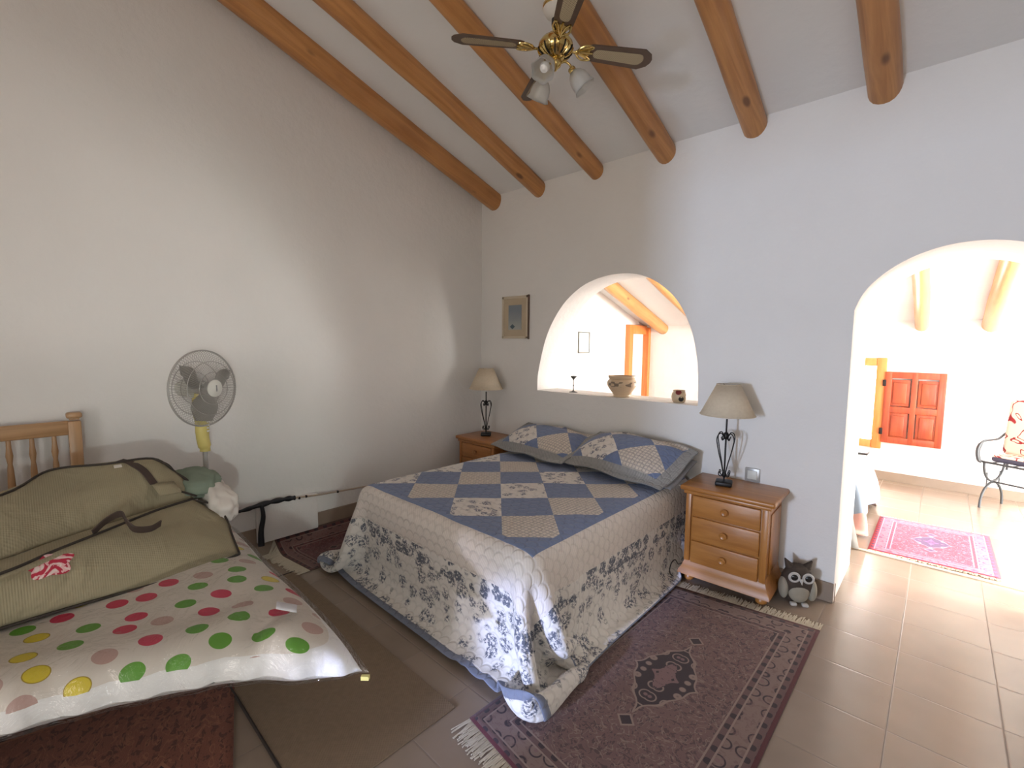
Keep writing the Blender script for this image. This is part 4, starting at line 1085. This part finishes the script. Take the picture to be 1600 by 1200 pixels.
# ================================================================== pots on the recess sill
ZS = 1.080
t = tag(obj('candlestick', (lambda bm: (lathe(bm, [(.036, 0), (.036, .004), (.012, .010), (.005, .018), (.004, .05), (.007, .058), (.004, .066), (.0035, .105), (.008, .115), (.026, .132), (.028, .140), (.018, .142)], 28), bm)[1])(new()), 'candle_metal', loc=(-2.325, 3.27, ZS)), 'small dark metal candlestick at the left of the arched sill', 'candlestick')
t = thing('ceramic_bowl', 'wide beige pottery planter with patterned band, middle of the arched sill', 'planter', (-1.865, 3.285, ZS))
bm = new(); lathe(bm, [(.0, 0), (.062, 0), (.066, .008), (.064, .016), (.085, .045), (.112, .085), (.118, .112), (.108, .132), (.098, .142), (.104, .150), (.108, .160), (.108, .168), (.098, .168), (.094, .150), (.10, .115), (.08, .05), (.0, .02)], 56); obj('bowl', bm, 'pot', t)
t = thing('ceramic_jar', 'small round pottery oil burner with red motif at the right of the arched sill', 'jar', (-1.39, 3.275, ZS))
bm = new(); lathe(bm, [(.0, 0), (.036, 0), (.046, .012), (.054, .04), (.050, .066), (.040, .080), (.044, .088), (.040, .090), (.034, .082), (0, .078)], 40); obj('jar', bm, 'jar', t)
bm = new(); lathe(bm, [(0, .0), (.018, .0), (.018, .006), (0, .007)], 20, (.030, -.036, .030), Matrix.Rotation(PI / 2, 3, 'X') @ Matrix.Rotation(.7, 3, 'Y')); obj('opening', bm, 'dark_void', t)

# ================================================================== ceiling fan
hub = Vector((-1.485, 1.878, 2.937)); cz = (ceil_z(hub.y) - hub.z) / .9 + .02
cf = thing('ceiling_fan', 'brass ceiling fan with four cane-inset blades and tulip glass lights', 'ceiling fan', (hub.x, hub.y, hub.z))
cf.scale = (.9, .9, .9)
bm = new(); lathe(bm, [(.03, .27), (.060, .255), (.073, .22), (.070, .19), (.055, .165), (.03, .15), (.016, .145), (0, .145)][::-1], 36); obj('canopy', bm, 'white_paint', cf)
bm = new(); tube(bm, [(0, 0, .26), (0, 0, cz)], .012, 14); lathe(bm, [(.03, cz - .07), (.06, cz - .05), (.065, cz)], 30); obj('ceiling_mount', bm, 'white_paint', cf)
bm = new(); lathe(bm, [(.070, .195), (.073, .20), (.073, .215), (.070, .22)], 36, caps=False); obj('canopy_ring', bm, 'brass', cf)
bm = new(); lathe(bm, [(.020, .105), (.024, .12), (.024, .145), (.018, .15)], 20); obj('rod_collar', bm, 'black_plastic', cf)
bm = new(); tube(bm, [(0, 0, .02), (0, 0, .15)], .011, 14); lathe(bm, [(.014, .045), (.040, .052), (.046, .062), (.030, .075), (.02, .085), (.014, .10)], 28); obj('downrod', bm, 'brass', cf)
bm = new(); lathe(bm, [(0, .050), (.04, .050), (.078, .038), (.092, .018), (.095, -.004), (.088, -.024), (.070, -.040), (.045, -.052), (.030, -.060), (0, -.062)], 56); obj('motor_housing', bm, 'brass', cf)
for k in range(20):
    a = 2 * PI * k / 20; bm = new()
    P = [(r * math.cos(a), r * math.sin(a), z) for r, z in ((.052, -.052), (.074, -.041), (.091, -.024), (.0965, -.006))]; tube(bm, P, .0035, 6); 
    obj('vent_rib', bm, 'iron' if k % 2 else 'brass', cf)
Rb = .56
for ang in (-129.5, -41, 54, 146.5):
    a = math.radians(ang); pitch_ = -.22
    Mx = Matrix.Rotation(a, 4, 'Z') @ Matrix.Rotation(pitch_, 4, 'X')
    def T(p): return (Mx @ Vector(p))
    bm = new(); oc = [(.175, -.040), (.20, -.052), (.50, -.066), (.545, -.040), (Rb, -.012), (Rb, .012), (.545, .040), (.50, .066), (.20, .052), (.175, .040)]
    prism(bm, oc, -.0035, .0035, lambda x, y, z: tuple(T((x, y, z)))); bl = obj('blade', bm, 'blade_wood', cf)
    cap = [(.245 + .03 * (1 - math.cos(t_)) * 0 + .03 * -math.sin(t_) * 1.0, .028 * math.cos(t_)) for t_ in np.linspace(0, PI, 9)] + [(.475 + .035 * math.sin(t_), -.036 * math.cos(t_)) for t_ in np.linspace(0, PI, 9)]
    bm = new(); prism(bm, cap, -.0052, -.0030, lambda x, y, z: tuple(T((x, y, z)))); obj('cane_inset', bm, 'cane', bl)
    bm = new()
    for s_ in (-1, 1):
        tube(bm, [T(p) for p in spline([(.085, 0, -.012), (.115, s_ * .006, -.012), (.135, s_ * .030, -.009), (.165, s_ * .046, -.008), (.205, s_ * .040, -.007), (.185, s_ * .022, -.007), (.160, s_ * .014, -.008), (.130, s_ * .006, -.010)], 5)], .0055, 8)
    tube(bm, [T((.130, 0, -.010)), T((.21, 0, -.007))], .006, 8)
    prism(bm, [(.12, -.012), (.185, -.040), (.195, 0), (.185, .040), (.12, .012)], -.0075, -.0045, lambda x, y, z: tuple(T((x, y, z)))); obj('blade_bracket', bm, 'brass', bl)
bm = new(); lathe(bm, [(0, -.055), (.030, -.058), (.036, -.075), (.030, -.095), (.014, -.108), (.008, -.118), (0, -.122)], 28); obj('light_fitter', bm, 'brass', cf)
for ang in (-75, 45, 165):
    a = math.radians(ang); d = Vector((math.cos(a), math.sin(a), 0))
    P = [d * r + Vector((0, 0, z)) for r, z in ((.025, -.078), (.055, -.070), (.080, -.085), (.088, -.105))]
    bm = new(); tube(bm, spline(P, 6), .006, 10); ar = obj('light_arm', bm, 'brass', cf)
    dr = (d * .62 + Vector((0, 0, -.78))).normalized(); Rq = dr.to_track_quat('Z', 'Y').to_matrix(); o0 = P[-1]
    bm = new(); lathe(bm, [(.016, -.005), (.020, .0), (.020, .028), (.017, .032)], 20, tuple(o0), Rq); obj('lamp_holder', bm, 'brass', ar)
    bm = new(); rings = []
    prof = [(.018, .02), (.034, .035), (.048, .060), (.052, .085), (.050, .105), (.060, .125)]
    for r, z in prof:
        ring = []
        for k in range(48):
            t_ = 2 * PI * k / 48; rr = r * (1 + (.07 * math.sin(6 * t_) if z > .1 else .02 * math.sin(6 * t_))); ring.append(bm.verts.new(Rq @ Vector((rr * math.cos(t_), rr * math.sin(t_), z)) + o0))
        rings.append(ring)
    for x, y in zip(rings, rings[1:]):
        for k in range(48): bm.faces.new((x[k], x[(k + 1) % 48], y[(k + 1) % 48], y[k]))
    o = obj('tulip_shade', bm, 'frosted', ar); solid(o, .003)
    bm = new(); lathe(bm, [(.012, .03), (.014, .045), (.024, .065), (.026, .08), (.020, .098), (0, .106)], 20, tuple(o0), Rq); obj('bulb', bm, 'bulb', ar)

# ================================================================== further room: bed, bench
fb = thing('far_bed', 'bed seen through the archway, its foot corner hung with a pastel bedspread', 'bed', (-1.35, 4.98, 0))
bm = new(); box(bm, (0, 0, .30), (1.76, .82, .30), bev=.05, seg=3); obj('mattress', bm, 'white_fabric', fb)
for sx in (-1, 1):
    for sy in (-1, 1):
        bm = new(); lathe(bm, [(.022, 0), (.03, .16)], 14, (sx * .80, sy * .36, 0)); obj('leg', bm, 'pine_dark', fb)
ST2 = .05
def fb_extra(X, t):
    g = .4 * max(0., 1 - t / .6)
    X[..., 0] = np.minimum(X[..., 0], -.345 + g + .02 * np.sin(9 * X[..., 1])); X[..., 1] = np.clip(X[..., 1], 4.44 - g, 5.50 + g)
XF = drape(27, 33, ST2, lambda U, V: (U - 1.39, V + 4.17, U * 0 + .492), lambda U, V: (U < .92) & (V > .42) & (V < 1.17), [(-2.25, -.44, 4.55, 5.40, 0, .475)], .02, frames=240, iters=5, seed=9, round_=.05, extra=fb_extra)
o = cloth_obj('bedspread', XF, ST2, 'pastel'); tag(o, 'pastel patchwork bedspread hanging over the foot of the bed in the further room', 'bedspread')
bm = new(); box(bm, (-1.28, 4.98, .512), (1.62, .78, .016), bev=.008); o = obj('white_sheet', bm, 'white_fabric'); tag(o, 'white sheet lying flat on top of the bed in the further room', 'sheet')
bm = new(); pts = []
P = [[(-.36 - .22 * z - .5 * c - .01 * math.sin(9 * c), 4.150 + .012 * math.sin(14 * c + 2), z) for c in np.linspace(0, 1, 14)] for z in (.012, .08, .14, .20, .26)]
grid(bm, P); o = obj('grey_blanket', bm, 'pale_blanket'); solid(o, .02); tag(o, 'pale grey blanket hanging to the floor beside the archway jamb', 'blanket')
bm = new(); box(bm, (0, 0, .0), (.24, .15, .018), bev=.004); o = obj('black_book', bm, 'leather_black', loc=(-.56, 5.24, .530)); tag(o, 'flat black book lying on the corner of the white sheet', 'book')

bn = thing('iron_bench', 'grey wrought-iron bench against the far wall, scroll-patterned cushions on it', 'bench', (.34, 6.10, 0), -.50)
def bp(p): return (p[0] - .345, p[1] - 6.13, p[2])
def bw(p):
    q = Matrix.Rotation(-.50, 3, 'Z') @ Vector(bp(p)); return (q.x + .34, q.y + 6.10, p[2])
r = .010
for x in (.345, 1.45):
    P = [(x, 6.13, .0)] + [(x, 6.30 + .17 * math.cos(a), .02 + .21 * math.sin(a)) for a in np.linspace(PI, 0, 13)] + [(x, 6.47, 0)]
    bm = new(); tube(bm, [bp(p) for p in P], r, 8); obj('leg_arch', bm, 'iron_grey', bn)
    P = [(x, 6.30 + .16 * math.cos(a), .43 - .19 * math.sin(a)) for a in np.linspace(PI, 0, 13)]
    bm = new(); tube(bm, [bp(p) for p in P], r, 8); tube(bm, [bp((x, 6.20, .33)), bp((x, 6.21, .17))], .005, 6); tube(bm, [bp((x, 6.40, .33)), bp((x, 6.39, .17))], .005, 6); obj('seat_arch', bm, 'iron_grey', bn)
    P = spline([(x, 6.10, .44), (x - .02, 6.09, .46), (x - .03, 6.09, .55), (x - .02, 6.13, .625), (x, 6.22, .64), (x + .0, 6.32, .645), (x, 6.42, .69), (x, 6.49, .70)], 5)
    bm = new(); tube(bm, [bp(p) for p in P], [.016 if i < 14 else .010 for i in range(len(P))], 8); obj('armrest', bm, 'iron_grey', bn)
    bm = new(); tube(bm, [bp((x, 6.50, .33)), bp((x, 6.50, .98))], r, 8); obj('back_post', bm, 'iron_grey', bn)
bm = new()
for y in (6.12, 6.50): tube(bm, [bp((.335, y, .44)), bp((1.46, y, .44))], r, 8)
for k in range(8): tube(bm, [bp((.40 + k * .145, 6.12, .44)), bp((.40 + k * .145, 6.50, .44))], .006, 6)
obj('seat_frame', bm, 'iron_grey', bn)
bm = new(); tube(bm, [bp((.345, 6.30, .235)), bp((1.45, 6.30, .235))], .008, 8); obj('stretcher', bm, 'iron_grey', bn)
bm = new()
for z in (.62, .97): tube(bm, [bp((.345, 6.50, z)), bp((1.45, 6.50, z))], .008, 8)
obj('back_rail', bm, 'iron_grey', bn)
def cushion(name, label, c, s, rot, m):
    t = thing(name, label, 'cushion', c, rot=rot)
    bm = new(); box(bm, (0, 0, 0), s, bev=min(s) * .42, seg=4); bmesh.ops.subdivide_edges(bm, edges=bm.edges[:], cuts=1)
    obj('cover', bm, m, t, angle=80); return t
t = cushion('seat_cushion', 'flat seat cushion with dark sides and red scroll top on the iron bench', bw((.93, 6.29, .485)), (1.06, .36, .055), (0, 0, -.50), 'cushion_side')
bm = new(); box(bm, (0, 0, .022), (1.05, .35, .022), bev=.010, seg=3); obj('top_panel', bm, 'scroll', t)
cushion('back_cushion', 'upright cream cushion with dark red scrolls at the left end of the bench', bw((.61, 6.41, .76)), (.50, .10, .52), (-.12, 0, -.50), 'scroll')

# cable curling beside the nightstand
bm = new(); P = [(-1.165, 2.90, .07), (-1.16, 2.83, .09), (-1.165, 2.79, .13), (-1.17, 2.745, .12), (-1.172, 2.73, .07), (-1.165, 2.77, .03), (-1.15, 2.83, .025), (-1.13, 2.87, .025), (-1.10, 2.92, .012), (-.98, 3.05, .010)]
tube(bm, spline(P, 8), .0035, 7); o = obj('lamp_cable', bm, 'black_plastic'); tag(o, 'black lamp cable curling down between the quilt and the pine nightstand', 'cable')
